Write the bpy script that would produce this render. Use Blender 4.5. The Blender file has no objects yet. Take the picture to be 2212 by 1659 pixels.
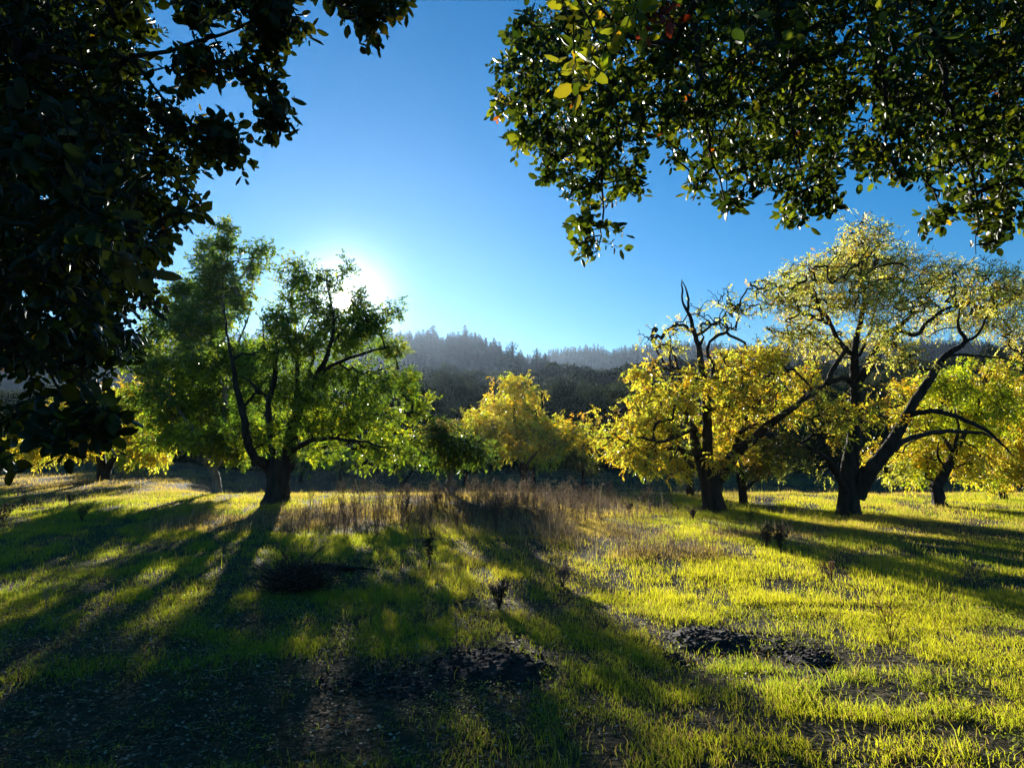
import bpy, math
import numpy as np
from mathutils import Vector

R = math.radians
scene = bpy.context.scene
COL = scene.collection

# ------------------------------------------------------------------ camera
# picture coordinates used by at(): the photograph scaled to 2212 x 1659
CAM_H = 1.6
F_PX = 1474.7
PITCH = R(5.06)
cam_d = bpy.data.cameras.new("camera")
cam_d.lens = 24; cam_d.sensor_width = 36; cam_d.clip_start = 0.05; cam_d.clip_end = 6000
cam = bpy.data.objects.new("camera", cam_d); COL.objects.link(cam)
cam.location = (0, 0, CAM_H); cam.rotation_euler = (R(90) + PITCH, 0, 0)
scene.camera = cam

# ------------------------------------------------------------------ world and sun
SUN_EL, SUN_AZ = R(11.64), R(-14.06)          # azimuth measured from +Y towards +X
sun_dir = Vector((math.sin(SUN_AZ) * math.cos(SUN_EL), math.cos(SUN_AZ) * math.cos(SUN_EL), math.sin(SUN_EL)))
world = bpy.data.worlds.new("World"); scene.world = world; world.use_nodes = True
nt = world.node_tree; nt.nodes.clear()
N = nt.nodes.new; L = nt.links.new
sky = N('ShaderNodeTexSky'); sky.sky_type = 'NISHITA'; sky.sun_disc = False
sky.sun_elevation = SUN_EL; sky.sun_rotation = SUN_AZ
sky.altitude = 0; sky.air_density = 1.0; sky.dust_density = 0.0; sky.ozone_density = 4.0
hsv = N('ShaderNodeHueSaturation'); hsv.inputs['Saturation'].default_value = 1.28
L(sky.outputs[0], hsv.inputs['Color'])
bg = N('ShaderNodeBackground'); bg.inputs['Strength'].default_value = 0.052
L(hsv.outputs[0], bg.inputs['Color'])
# the sun's own aureole and disc in the sky, by real direction
geo = N('ShaderNodeTexCoord')
dot = N('ShaderNodeVectorMath'); dot.operation = 'DOT_PRODUCT'
L(geo.outputs['Generated'], dot.inputs[0]); dot.inputs[1].default_value = sun_dir
ac = N('ShaderNodeMath'); ac.operation = 'ARCCOSINE'; ac.use_clamp = False; L(dot.outputs['Value'], ac.inputs[0])
def lobe(width, amp, power=2.0):
    a = N('ShaderNodeMath'); a.operation = 'DIVIDE'; L(ac.outputs[0], a.inputs[0]); a.inputs[1].default_value = R(width)
    p = N('ShaderNodeMath'); p.operation = 'POWER'; L(a.outputs[0], p.inputs[0]); p.inputs[1].default_value = power
    m = N('ShaderNodeMath'); m.operation = 'MULTIPLY'; L(p.outputs[0], m.inputs[0]); m.inputs[1].default_value = -1
    e = N('ShaderNodeMath'); e.operation = 'EXPONENT'; L(m.outputs[0], e.inputs[0])
    k = N('ShaderNodeMath'); k.operation = 'MULTIPLY'; L(e.outputs[0], k.inputs[0]); k.inputs[1].default_value = amp
    return k
def add(a, b):
    s = N('ShaderNodeMath'); s.operation = 'ADD'; L(a.outputs[0], s.inputs[0]); L(b.outputs[0], s.inputs[1]); return s
tot = add(add(lobe(2.7, 0.7, 1.6), lobe(5.0, 0.02, 1.3)), lobe(0.7, 20.0, 6.0))
bg2 = N('ShaderNodeBackground'); bg2.inputs['Color'].default_value = (1.0, 0.97, 0.93, 1)
L(tot.outputs[0], bg2.inputs['Strength'])
addsh = N('ShaderNodeAddShader'); L(bg.outputs[0], addsh.inputs[0]); L(bg2.outputs[0], addsh.inputs[1])
wo = N('ShaderNodeOutputWorld'); L(addsh.outputs[0], wo.inputs['Surface'])
world.cycles.sampling_method = 'MANUAL'; world.cycles.sample_map_resolution = 1024

sun_l = bpy.data.lights.new("sun", 'SUN'); sun_l.energy = 5.0; sun_l.angle = R(0.55); sun_l.color = (1.0, 0.94, 0.83)
sun = bpy.data.objects.new("sun", sun_l); COL.objects.link(sun)
sun.rotation_euler = sun_dir.to_track_quat('Z', 'Y').to_euler(); sun.location = (-20, 60, 30)

vs = scene.view_settings; vs.view_transform = 'Standard'; vs.look = 'None'; vs.exposure = 1.58; vs.gamma = 1.0
cy = scene.cycles
cy.max_bounces = 6; cy.diffuse_bounces = 3; cy.glossy_bounces = 2; cy.transmission_bounces = 4; cy.volume_bounces = 0
cy.transparent_max_bounces = 4; cy.caustics_reflective = False; cy.caustics_refractive = False
cy.use_denoising = True
try: cy.denoiser = 'OPENIMAGEDENOISE'; cy.denoising_input_passes = 'RGB_ALBEDO_NORMAL'
except Exception: pass
cy.use_adaptive_sampling = False

# ------------------------------------------------------------------ numeric helpers
rng = np.random.default_rng(7)
CP, SP = math.cos(PITCH), math.sin(PITCH)
def ray(px, py):
    u = (px - 1106.0) / F_PX; v = (829.5 - py) / F_PX
    return np.array([u, CP - v * SP, SP + v * CP])
def at(px, py, Y):
    """world point seen at picture position (px, py), Y metres ahead"""
    d = ray(px, py); return np.array([0, 0, CAM_H]) + d * (Y / d[1])
def at_many(px, py, Y):
    u = (px - 1106.0) / F_PX; v = (829.5 - py) / F_PX
    dy = CP - v * SP; dz = SP + v * CP; k = Y / dy
    return np.stack([u * k, Y + 0 * u, CAM_H + dz * k], -1)
def ground_at(px, py):
    d = ray(px, py); k = CAM_H / -d[2]; return np.array([d[0] * k, d[1] * k, 0.0])

def _h(ix, iy, s):
    n = (ix.astype(np.int64) * 374761393 + iy.astype(np.int64) * 668265263 + s * 2147483647) & 0xffffffff
    n = ((n ^ (n >> 13)) * 1274126177) & 0xffffffff
    return ((n ^ (n >> 16)) & 0xffff) / 65535.0
def vnoise(x, y, s=0):
    x = np.asarray(x, float); y = np.asarray(y, float)
    ix = np.floor(x); iy = np.floor(y); fx = x - ix; fy = y - iy
    fx = fx * fx * (3 - 2 * fx); fy = fy * fy * (3 - 2 * fy)
    a = _h(ix, iy, s); b = _h(ix + 1, iy, s); c = _h(ix, iy + 1, s); d = _h(ix + 1, iy + 1, s)
    return (a * (1 - fx) + b * fx) * (1 - fy) + (c * (1 - fx) + d * fx) * fy
def fbm(x, y, s=0, o=4):
    r = 0; a = .5; t = 0
    for i in range(o):
        r = r + a * vnoise(x * 2 ** i, y * 2 ** i, s + i * 17); t += a; a *= .5
    return r / t
def unit(v): return v / np.maximum(np.linalg.norm(v, axis=-1, keepdims=True), 1e-9)
def rand_unit(n): return unit(rng.normal(size=(n, 3)))

def ground_z(x, y):
    r = np.hypot(x, y)
    px = F_PX * x / np.maximum(y, .1) + 1106; sm = lambda v: v * v * (3 - 2 * v)
    dip = -.7 * sm(np.clip((y - 22.3) / 4.5, 0, 1)) * sm(np.clip((px - 330) / 260, 0, 1)) * (y > 0)
    z = dip + 0.10 * (fbm(x / 6, y / 6, 3, 3) - .5) + 0.07 * (fbm(x / 1.3, y / 1.3, 5, 3) - .5)
    return z * np.clip(r / 3, .3, 1)
def far_y(py): return (CAM_H + .7) * F_PX / (py - 960.0)   # distance on the lower field

def mesh_obj(name, verts, faces, mat, parent=None, cols=None, smooth=False):
    """verts (n,3); faces (m,k) array or list of such arrays"""
    if not isinstance(faces, list): faces = [faces]
    faces = [np.asarray(f, np.int32) for f in faces if len(f)]
    me = bpy.data.meshes.new(name)
    verts = np.ascontiguousarray(verts, np.float32)
    me.vertices.add(len(verts)); me.vertices.foreach_set('co', verts.ravel())
    loops = np.concatenate([f.ravel() for f in faces]); me.loops.add(len(loops)); me.loops.foreach_set('vertex_index', loops)
    cnt = np.concatenate([np.full(len(f), f.shape[1], np.int32) for f in faces])
    st = np.concatenate([[0], np.cumsum(cnt)[:-1]]).astype(np.int32)
    me.polygons.add(len(cnt)); me.polygons.foreach_set('loop_start', st); me.polygons.foreach_set('loop_total', cnt)
    if smooth: me.polygons.foreach_set('use_smooth', np.ones(len(cnt), bool))
    if cols is not None:
        ca = me.color_attributes.new('Col', 'FLOAT_COLOR', 'POINT')
        c4 = np.ones((len(verts), 4), np.float32); c4[:, :3] = cols
        ca.data.foreach_set('color', c4.ravel())
    me.update(calc_edges=True); me.validate()
    me.materials.append(mat)
    o = bpy.data.objects.new(name, me); COL.objects.link(o)
    if parent: o.parent = parent
    return o
def tag(o, label=None, cat=None, group=None, kind=None):
    if label: o['label'] = label
    if cat: o['category'] = cat
    if group: o['group'] = group
    if kind: o['kind'] = kind
    return o
def empty(name, loc):
    o = bpy.data.objects.new(name, None); COL.objects.link(o); o.location = loc; o.empty_display_size = .2; return o

class Tubes:
    def __init__(s): s.v = []; s.f = []; s.n = 0
    def add(s, pts, rad, sides=6, rough=0.0, cap=True):
        pts = np.asarray(pts, float); rad = np.asarray(rad, float)
        t = unit(np.gradient(pts, axis=0))
        ref = np.array([0, 1., 0]) if abs(t[0][1]) < .8 else np.array([1., 0, 0])
        a = unit(np.cross(t, ref)); b = np.cross(t, a)
        th = np.arange(sides) * 2 * math.pi / sides
        rr = rad[:, None] * (1 + (rough * .6 * rng.normal(size=(len(pts), sides)) if rough else 0))
        if sides >= 10 and rough:
            w = np.cumsum(rng.normal(size=(len(pts), sides)) * .25, 0) + rng.normal(size=sides); rr = rr * (1 + .055 * np.sin(w * 1.7) + .05 * np.cos(3 * th + np.linspace(0, 2, len(pts))[:, None]))
        ring = pts[:, None] + rr[..., None] * (a[:, None] * np.cos(th)[None, :, None] + b[:, None] * np.sin(th)[None, :, None])
        m = len(pts); s.v.append(ring.reshape(-1, 3))
        i = np.arange(m - 1)[:, None] * sides; j = np.arange(sides)[None]; j2 = (j + 1) % sides
        f = np.stack([i + j, i + j2, i + sides + j2, i + sides + j], -1).reshape(-1, 4) + s.n
        s.f.append(f); s.n += m * sides
    def build(s, name, mat, parent=None):
        if not s.v: return None
        return mesh_obj(name, np.concatenate(s.v), np.concatenate(s.f), mat, parent, smooth=True)

def smooth_path(pts, step):
    """Catmull-Rom through pts (any columns)"""
    pts = np.asarray(pts, float)
    if len(pts) < 2: return pts
    P = np.vstack([2 * pts[0] - pts[1], pts, 2 * pts[-1] - pts[-2]]); out = []
    for i in range(1, len(P) - 2):
        n = max(1, int(np.linalg.norm((P[i + 1] - P[i])[:3]) / step))
        for t in np.arange(n) / n:
            out.append(.5 * ((2 * P[i]) + (P[i + 1] - P[i - 1]) * t + (2 * P[i - 1] - 5 * P[i] + 4 * P[i + 1] - P[i + 2]) * t * t + (3 * P[i] - P[i - 1] - 3 * P[i + 1] + P[i + 2]) * t ** 3))
    out.append(P[-2]); return np.array(out)

# leaf templates: (verts in leaf space x=across y=along z=normal, faces)
T_RHOMB = (np.array([[0, 0, 0], [-.5, .45, .10], [0, 1, -.05], [.5, .45, .10]]), [np.array([[0, 2, 1], [0, 3, 2]])])
T_OAK = (np.array([[0, 0, 0], [0, .35, .05], [0, .7, .04], [0, 1, -.08],
                   [-.36, .18, -.06], [-.5, .5, -.1], [-.34, .8, -.12], [.36, .18, -.06], [.5, .5, -.1], [.34, .8, -.12]]),
         [np.array([[0, 1, 4], [0, 7, 1], [2, 3, 6], [2, 9, 3]]), np.array([[1, 2, 5, 4], [2, 2, 2, 2]])[:1], np.array([[2, 1, 7, 8]])])
T_OAK = (T_OAK[0], [np.array([[0, 1, 4], [0, 7, 1], [1, 2, 5], [1, 5, 4], [1, 8, 2], [1, 7, 8], [2, 3, 6], [2, 6, 5], [2, 9, 3], [2, 8, 9]])])
def leaves(P, A, Nn, Ln, Wd, template):
    """P base, A along, Nn approx normal, Ln length, Wd width -> verts, faces"""
    tv, tf = template
    A = unit(A); X = unit(np.cross(A, Nn)); Z = np.cross(X, A)
    V = P[:, None] + tv[None, :, 0, None] * (X * Wd[:, None])[:, None] + tv[None, :, 1, None] * (A * Ln[:, None])[:, None] + tv[None, :, 2, None] * (Z * Ln[:, None])[:, None]
    nv = len(tv); n = len(P)
    F = (tf[0][None] + (np.arange(n) * nv)[:, None, None]).reshape(-1, tf[0].shape[1])
    return V.reshape(-1, 3), F
def pick_cols(n, palette, jitter=.18):
    """palette: list of (weight, (r,g,b))"""
    w = np.array([p[0] for p in palette], float); w /= w.sum()
    c = np.array([p[1] for p in palette])[rng.choice(len(w), n, p=w)]
    return np.clip(c * (1 + jitter * rng.normal(size=(n, 1))) * (1 + .06 * rng.normal(size=(n, 3))), .003, .95)

# ------------------------------------------------------------------ materials
def new_mat(name):
    m = bpy.data.materials.new(name); m.use_nodes = True; m.node_tree.nodes.clear(); return m
def leaf_mat(name, trans=.5, rough=.5, spec=.4, tgain=(1.9, 1.8, .9), coat=0.0):
    m = new_mat(name); n = m.node_tree.nodes; l = m.node_tree.links
    at_ = n.new('ShaderNodeAttribute'); at_.attribute_name = 'Col'
    p = n.new('ShaderNodeBsdfPrincipled'); p.inputs['Roughness'].default_value = rough; p.inputs['Specular IOR Level'].default_value = spec
    l.new(at_.outputs['Color'], p.inputs['Base Color'])
    t = n.new('ShaderNodeBsdfTranslucent')
    mul = n.new('ShaderNodeMix'); mul.data_type = 'RGBA'; mul.blend_type = 'MULTIPLY'; mul.clamp_result = False
    mul.inputs[0].default_value = 1; l.new(at_.outputs['Color'], mul.inputs[6]); mul.inputs[7].default_value = (*tgain, 1)
    l.new(mul.outputs[2], t.inputs['Color'])
    mx = n.new('ShaderNodeMixShader'); mx.inputs[0].default_value = trans
    l.new(p.outputs[0], mx.inputs[1]); l.new(t.outputs[0], mx.inputs[2])
    o = n.new('ShaderNodeOutputMaterial'); l.new(mx.outputs[0], o.inputs['Surface']); return m
def rough_mat(name, c1, c2, scale, bump=.5, rough=.9, stretch=(1, 1, 1), spec=.2, detail=6):
    m = new_mat(name); n = m.node_tree.nodes; l = m.node_tree.links
    tc = n.new('ShaderNodeTexCoord'); mp = n.new('ShaderNodeMapping'); mp.inputs['Scale'].default_value = stretch
    l.new(tc.outputs['Object'], mp.inputs['Vector'])
    nz = n.new('ShaderNodeTexNoise'); nz.inputs['Scale'].default_value = scale; nz.inputs['Detail'].default_value = detail
    l.new(mp.outputs[0], nz.inputs['Vector'])
    r = n.new('ShaderNodeValToRGB'); r.color_ramp.elements[0].position = .35; r.color_ramp.elements[1].position = .68
    r.color_ramp.elements[0].color = (*c1, 1); r.color_ramp.elements[1].color = (*c2, 1)
    l.new(nz.outputs['Fac'], r.inputs['Fac'])
    p = n.new('ShaderNodeBsdfPrincipled'); p.inputs['Roughness'].default_value = rough; p.inputs['Specular IOR Level'].default_value = spec
    l.new(r.outputs[0], p.inputs['Base Color'])
    b = n.new('ShaderNodeBump'); b.inputs['Strength'].default_value = bump; b.inputs['Distance'].default_value = .05
    l.new(nz.outputs['Fac'], b.inputs['Height']); l.new(b.outputs[0], p.inputs['Normal'])
    o = n.new('ShaderNodeOutputMaterial'); l.new(p.outputs[0], o.inputs['Surface']); return m

M_BARK = rough_mat('bark_dark', (.012, .010, .008), (.05, .040, .032), 9, .9, stretch=(1, 1, .22))
M_PALE = rough_mat('bark_pale', (.10, .085, .07), (.30, .26, .22), 9, .7, stretch=(1, 1, .25))
M_SOIL = rough_mat('soil', (.012, .009, .007), (.05, .038, .028), 14, 1.0)
M_TWIG = rough_mat('dead_twig', (.03, .022, .018), (.10, .075, .06), 20, .3)
M_OAKLEAF = leaf_mat('oak_leaf', trans=.30, rough=.48, spec=.20, tgain=(2.6, 2.1, .6))
M_WALNUT = leaf_mat('walnut_leaf', trans=.5, rough=.42, spec=.45, tgain=(1.5, 1.5, .9))
M_FARLEAF = leaf_mat('hill_leaf', trans=.12, rough=.8, spec=.05, tgain=(1.3, 1.3, .9))
M_GRASS = leaf_mat('grass_blade', trans=.55, rough=.5, spec=.3, tgain=(3.7, 3.2, .75))
M_DRY = leaf_mat('dry_plant', trans=.28, rough=.7, spec=.2, tgain=(1.15, 1.1, 1.0))

PAL_YELLOW = [(5, (.56, .45, .045)), (3, (.42, .42, .04)), (1.6, (.60, .38, .02)), (1.8, (.24, .28, .03)), (1.2, (.22, .14, .04))]
PAL_YGREEN = [(4, (.46, .48, .025)), (3, (.32, .39, .025)), (1.5, (.58, .48, .025)), (1.5, (.15, .21, .02))]
PAL_PALEY = [(4, (.50, .46, .08)), (2, (.38, .40, .06)), (1, (.46, .28, .04)), (2, (.60, .55, .18)), (1.5, (.15, .15, .04))]
PAL_DARKG = [(4, (.035, .07, .012)), (3, (.09, .14, .018)), (1, (.18, .20, .02))]
PAL_GREEN = [(4, (.075, .135, .018)), (3, (.12, .18, .02)), (1.5, (.24, .29, .02))]
PAL_MIDG = [(4, (.11, .17, .018)), (3, (.20, .26, .02)), (1.5, (.42, .42, .02))]
PAL_DULL = [(4, (.09, .11, .03)), (2, (.15, .16, .035)), (1, (.20, .12, .04))]
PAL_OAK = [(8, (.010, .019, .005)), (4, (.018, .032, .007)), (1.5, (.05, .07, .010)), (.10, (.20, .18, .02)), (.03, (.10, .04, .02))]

# ------------------------------------------------------------------ ground
def build_ground():
    # polar sheet round the camera: fine where the picture looks, reaching far behind and beyond
    rs = np.concatenate([[0.01], np.geomspace(.6, 90, 420), np.geomspace(95, 2600, 24)])
    th = np.concatenate([np.linspace(-48, 48, 520), np.linspace(52, 308, 60)]) * math.pi / 180
    rr, tt = np.meshgrid(rs, th, indexing='ij'); x = rr * np.sin(tt); y = rr * np.cos(tt)
    z = ground_z(x, y) - np.clip((rr - 90) / 50, 0, 1) * .5
    V = np.stack([x, y, z], -1).reshape(-1, 3); m = len(th)
    i = np.arange(len(rs) - 1)[:, None] * m; j = np.arange(m)[None]; j2 = (j + 1) % m
    F = np.stack([i + j, i + j2, i + m + j2, i + m + j], -1).reshape(-1, 4)[:, ::-1]
    m_ = new_mat('meadow_ground'); n = m_.node_tree.nodes; l = m_.node_tree.links
    tc = n.new('ShaderNodeTexCoord')
    def noise(sc, det=8):
        z_ = n.new('ShaderNodeTexNoise'); z_.inputs['Scale'].default_value = sc; z_.inputs['Detail'].default_value = det
        l.new(tc.outputs['Object'], z_.inputs['Vector']); return z_
    a, b, c = noise(.5), noise(18), noise(2.3)
    r1 = n.new('ShaderNodeValToRGB'); e = r1.color_ramp.elements
    e[0].position = .38; e[0].color = (.022, .014, .008, 1); e[1].position = .62; e[1].color = (.095, .065, .035, 1)
    l.new(b.outputs['Fac'], r1.inputs['Fac'])
    r2 = n.new('ShaderNodeValToRGB'); e = r2.color_ramp.elements
    e[0].position = .40; e[0].color = (.03, .038, .012, 1); e[1].position = .62; e[1].color = (.075, .07, .03, 1)
    l.new(c.outputs['Fac'], r2.inputs['Fac'])
    mx = n.new('ShaderNodeMix'); mx.data_type = 'RGBA'; l.new(a.outputs['Fac'], mx.inputs[0]); l.new(r1.outputs[0], mx.inputs[6]); l.new(r2.outputs[0], mx.inputs[7])
    p = n.new('ShaderNodeBsdfPrincipled'); p.inputs['Roughness'].default_value = 1; p.inputs['Specular IOR Level'].default_value = .1
    l.new(mx.outputs[2], p.inputs['Base Color'])
    bp = n.new('ShaderNodeBump'); bp.inputs['Strength'].default_value = 1; bp.inputs['Distance'].default_value = .04
    l.new(b.outputs['Fac'], bp.inputs['Height']); l.new(bp.outputs[0], p.inputs['Normal'])
    o = n.new('ShaderNodeOutputMaterial'); l.new(p.outputs[0], o.inputs['Surface'])
    tag(mesh_obj('ground', V, F, m_, smooth=True), kind='structure')
build_ground()

# hills: heights by bearing and distance
RIDGE_PX = [(-600, 735), (0, 715), (500, 712), (750, 716), (855, 722), (1013, 722), (1045, 730), (1090, 752), (1140, 772), (1190, 790), (1500, 800), (3000, 800)]
FAR_PX = [(-600, 760), (1000, 765), (1178, 766), (1200, 752), (1295, 748), (1318, 757), (1371, 744), (1446, 738), (1600, 742), (1900, 730), (2212, 735), (3000, 740)]
OAK_PX = [(-600, 800), (800, 812), (896, 800), (1001, 795), (1060, 793), (1221, 793), (1310, 793), (1400, 790), (2212, 775), (3000, 775)]
def z_of(px, py, r):   # height above ground seen at py on the bearing of column px, at distance r
    d = ray(px, py); return CAM_H + d[2] / math.hypot(d[0], d[1]) * r
def prof(tab, r, drop):
    bear = [math.atan2(ray(p[0], 960)[0], ray(p[0], 960)[1]) for p in tab]; zz = [z_of(p[0], p[1], r) - drop for p in tab]
    return bear, zz
PB = prof(OAK_PX, 150, 6.0); PC = prof(RIDGE_PX, 400, 7.5); PD = prof(FAR_PX, 720, 7.5)
def hill_z(b, r):
    hb = np.interp(b, *PB); hc = np.interp(b, *PC); hd = np.interp(b, *PD)
    k = [66, 76, 97, 150, 210, 300, 400, 470, 560, 720, 900]
    vals = [-1.6 + 0 * hb, -.4 + 0 * hb, hb * .30, hb, hb * 1.02, hb + (hc - hb) * .34, hc, hc - 6, (hc + hd) * .5 - 6, hd, hd - 40]
    out = np.zeros_like(np.asarray(r, float) + 0 * hb); r = r + 0 * hb
    for i in range(len(k) - 1):
        t = np.clip((r - k[i]) / (k[i + 1] - k[i]), 0, 1); t = t * t * (3 - 2 * t) * .5 + t * .5
        out = np.where((r >= k[i]) & (r <= k[i + 1]), vals[i] * (1 - t) + vals[i + 1] * t, out)
    x = r * np.sin(b); y = r * np.cos(b)
    return out + (fbm(x / 40, y / 40, 9, 4) - .5) * np.clip((r - 90) / 100, 0, 1) * 7
def build_hills():
    rs = np.concatenate([np.arange(66, 200, 3), np.arange(200, 900, 8)]).astype(float); th = np.linspace(R(-58), R(58), 320)
    rr, tt = np.meshgrid(rs, th, indexing='ij'); z = hill_z(tt, rr)
    V = np.stack([rr * np.sin(tt), rr * np.cos(tt), z], -1).reshape(-1, 3); m = len(th)
    i = np.arange(len(rs) - 1)[:, None] * m; j = np.arange(m - 1)[None]
    F = np.stack([i + j, i + m + j, i + m + j + 1, i + j + 1], -1).reshape(-1, 4)[:, ::-1]
    mat = rough_mat('hill_scrub', (.018, .022, .010), (.05, .05, .025), .25, .6)
    tag(mesh_obj('hills', V, F[:, ::-1], mat, smooth=True), kind='structure')
build_hills()

# ------------------------------------------------------------------ tree generator
def in_poly(x, y, poly):
    inside = np.zeros(len(x), bool); n = len(poly)
    for i in range(n):
        x1, y1 = poly[i]; x2, y2 = poly[(i + 1) % n]
        c = ((y1 > y) != (y2 > y)) & (x < (x2 - x1) * (y - y1) / ((y2 - y1) or 1e-9) + x1); inside ^= c
    return inside

CLUMP = 5
class Tree:
    def __init__(s, name, label, cat, base, Y, group=None, bark=None, leafmat=None, template=T_RHOMB):
        s.Y = Y; b = at(base[0], base[1], Y); b[2] = ground_z(b[0], b[1]); s.b = b
        s.root = tag(empty(name, b), label, cat, group); s.bark = bark or M_BARK; s.leafmat = leafmat or M_WALNUT; s.template = template
        s.nodes = []; s.par = []; s.rad = []; s.main = Tubes(); s.twig = Tubes(); s.LV = []; s.LF = []; s.LC = []; s.ln = 0
        s.att = []; s.blobs = []; s.loc = b
    def limb(s, pts, dy=0, rough=.06, sides=12, tubes=None, absY=False, dead=False):
        """pts: (px, py, width in px[, depth offset]); dy: depth offset reached at the tip"""
        n = len(pts); W = []
        for i, p in enumerate(pts):
            d = p[3] if len(p) > 3 else dy * (i / max(1, n - 1)) ** 1.0
            yy = s.Y + d; q = at(p[0], p[1], yy); W.append([*q, p[2] / 2 * yy / F_PX])
        W = smooth_path(W, .08 if s.Y > 8 else .05)
        pts3, rad = W[:, :3], np.maximum(W[:, 3], .002)
        wob = np.cumsum(rng.normal(size=(len(pts3), 3)) * .009, 0); wob -= np.linspace(0, 1, len(wob))[:, None] * wob[-1]
        pts3 = pts3 + wob * np.minimum(1, .3 / max(.05, rad[0]))
        if pts[0][1] > 1000 and abs(pts3[0][2] - s.b[2]) < .4: pts3[0][2] = min(pts3[0][2], s.b[2] - .15)
        (tubes or s.main).add(pts3 - s.loc, rad, sides, rough)
        if not dead:
            k0 = len(s.nodes); s.nodes += list(pts3); s.par += [None] + list(range(k0, k0 + len(pts3) - 1)); s.rad += list(rad)
        return pts3
    def blob(s, cx, cy, rx, ry, n, pal, dy=0, dr=None, **k):
        """n leaf sprigs inside an ellipse of the picture that is round in depth too"""
        s.blobs.append((cx, cy, rx, ry, n, pal, dy, dr, k))
    def spread_blobs(s):
        if not s.blobs: return
        tot = sum(b[4] for b in s.blobs); c0 = sum(b[0] * b[4] for b in s.blobs) / tot
        Rp = max(abs(b[0] - c0) + b[2] * .6 for b in s.blobs); Rm = Rp * s.Y / F_PX
        for i, (cx, cy, rx, ry, n, pal, dy, dr, k) in enumerate(s.blobs):
            dr = dr if dr is not None else (rx + ry) / 2 * s.Y / F_PX * 1.1
            if not dy: dy = (1 if i % 2 else -1) * Rm * .62 * math.sqrt(max(.05, 1 - ((cx - c0) / Rp) ** 2)) * rng.uniform(.15, 1)
            nc = max(1, int(math.ceil(n / CLUMP))); u = rand_unit(nc) * (rng.random((nc, 1)) ** .40)
            C = at_many(cx + u[:, 0] * rx, cy - u[:, 2] * ry, s.Y + dy + u[:, 1] * dr)
            P = (np.repeat(C, CLUMP, 0) + rng.normal(size=(nc * CLUMP, 3)) * .135 * (s.Y / 18) * np.array([1, 1, .7]))[:n]
            P = P[P[:, 2] > s.b[2] + .5]
            # keep the gap through which the low sun looks
            v = unit(P - np.array([0, 0, CAM_H])); P = P[v @ np.array(sun_dir) < math.cos(R(.5))]
            s.att += [(p, pal, k) for p in P]
        s.blobs = []
    def poly(s, poly, n, pal, y0, y1, **k):
        poly = np.array(poly, float); lo = poly.min(0); hi = poly.max(0); out = []
        while len(out) < n:
            x = rng.uniform(lo[0], hi[0], 4000); y = rng.uniform(lo[1], hi[1], 4000); m = in_poly(x, y, poly)
            out += list(zip(x[m], y[m]))
        out = np.array(out[:n]); Yd = rng.uniform(y0, y1, n); P = at_many(out[:, 0], out[:, 1], Yd)
        P = P[P[:, 2] > s.b[2] + .25] if len(P) else P
        s.att += [(p, pal, k) for p in P]
    def grow(s, twig_r=.006, wiggle=.10, droop=.15, seg=.35, sides=4, straight=False):
        """joins every sprig to the nearest wood by a curved branch; returns sprig ends"""
        s.spread_blobs()
        nodes = np.zeros((len(s.nodes) + len(s.att) * 5 + 8, 3)); n0 = len(s.nodes); nodes[:n0] = s.nodes; cnt = n0
        par = list(s.par); A = np.array([a[0] for a in s.att])
        d = np.full(len(A), 1e9)
        for i in range(0, len(A), 500):
            dd = np.linalg.norm(A[i:i + 500, None] - nodes[None, :n0], axis=-1); d[i:i + 500] = dd.min(1)
        order = np.argsort(d); paths = []; s.ends = []
        for idx in order:
            p = A[idx]; v = nodes[:cnt] - p; dist = np.linalg.norm(v, axis=1) + np.where(v[:, 2] > 0, .12, 0) * np.abs(v[:, 2])
            j = int(dist.argmin()); q = nodes[j].copy(); L_ = np.linalg.norm(p - q); m = int(np.clip(L_ / seg, 1, 4))
            t = np.linspace(0, 1, m + 2)[:, None]
            mid = q + (p - q) * t
            perp = rng.normal(size=(m + 2, 3)) * wiggle * L_ ** .8; perp[0] = 0; perp[-1] = 0
            arch = np.sin(t[:, 0] * math.pi) * L_ * droop; mid = mid + perp; mid[:, 2] += arch
            ids = [j]
            for q2 in mid[1:]:
                nodes[cnt] = q2; par.append(ids[-1]); ids.append(cnt); cnt += 1
            paths.append(ids); s.ends.append((mid[-1], unit(mid[-1] - mid[-2]), s.att[idx][1], s.att[idx][2]))
        count = np.zeros(cnt); 
        for ids in paths: count[ids[-1]] += 1
        for i in range(cnt - 1, n0 - 1, -1): count[par[i]] += count[i]
        for ids in paths:
            r = twig_r * np.maximum(count[ids], 1) ** .42; r[0] = min(r[0], r[1] * 1.15) if len(r) > 1 else r[0]
            if ids[0] < n0: r[0] = min(s.rad[ids[0]] if s.rad[ids[0]] else r[0], r[1] * 1.3)
            P = nodes[ids]; Q = smooth_path(np.hstack([P, r[:, None]]), 1e9 if len(P) < 3 else seg * .5)
            s.twig.add(Q[:, :3] - s.loc, np.maximum(Q[:, 3], .0015), sides if r[0] < twig_r * 5 else sides + 2)
    def add_leaves(s, P, A, Nn, Ln, Wd, C):
        V, F = leaves(P, A, Nn, Ln, Wd, s.template); s.LV.append(V - s.loc); s.LF.append(F + s.ln); s.ln += len(V)
        s.LC.append(np.repeat(C, len(s.template[0]), 0))
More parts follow.
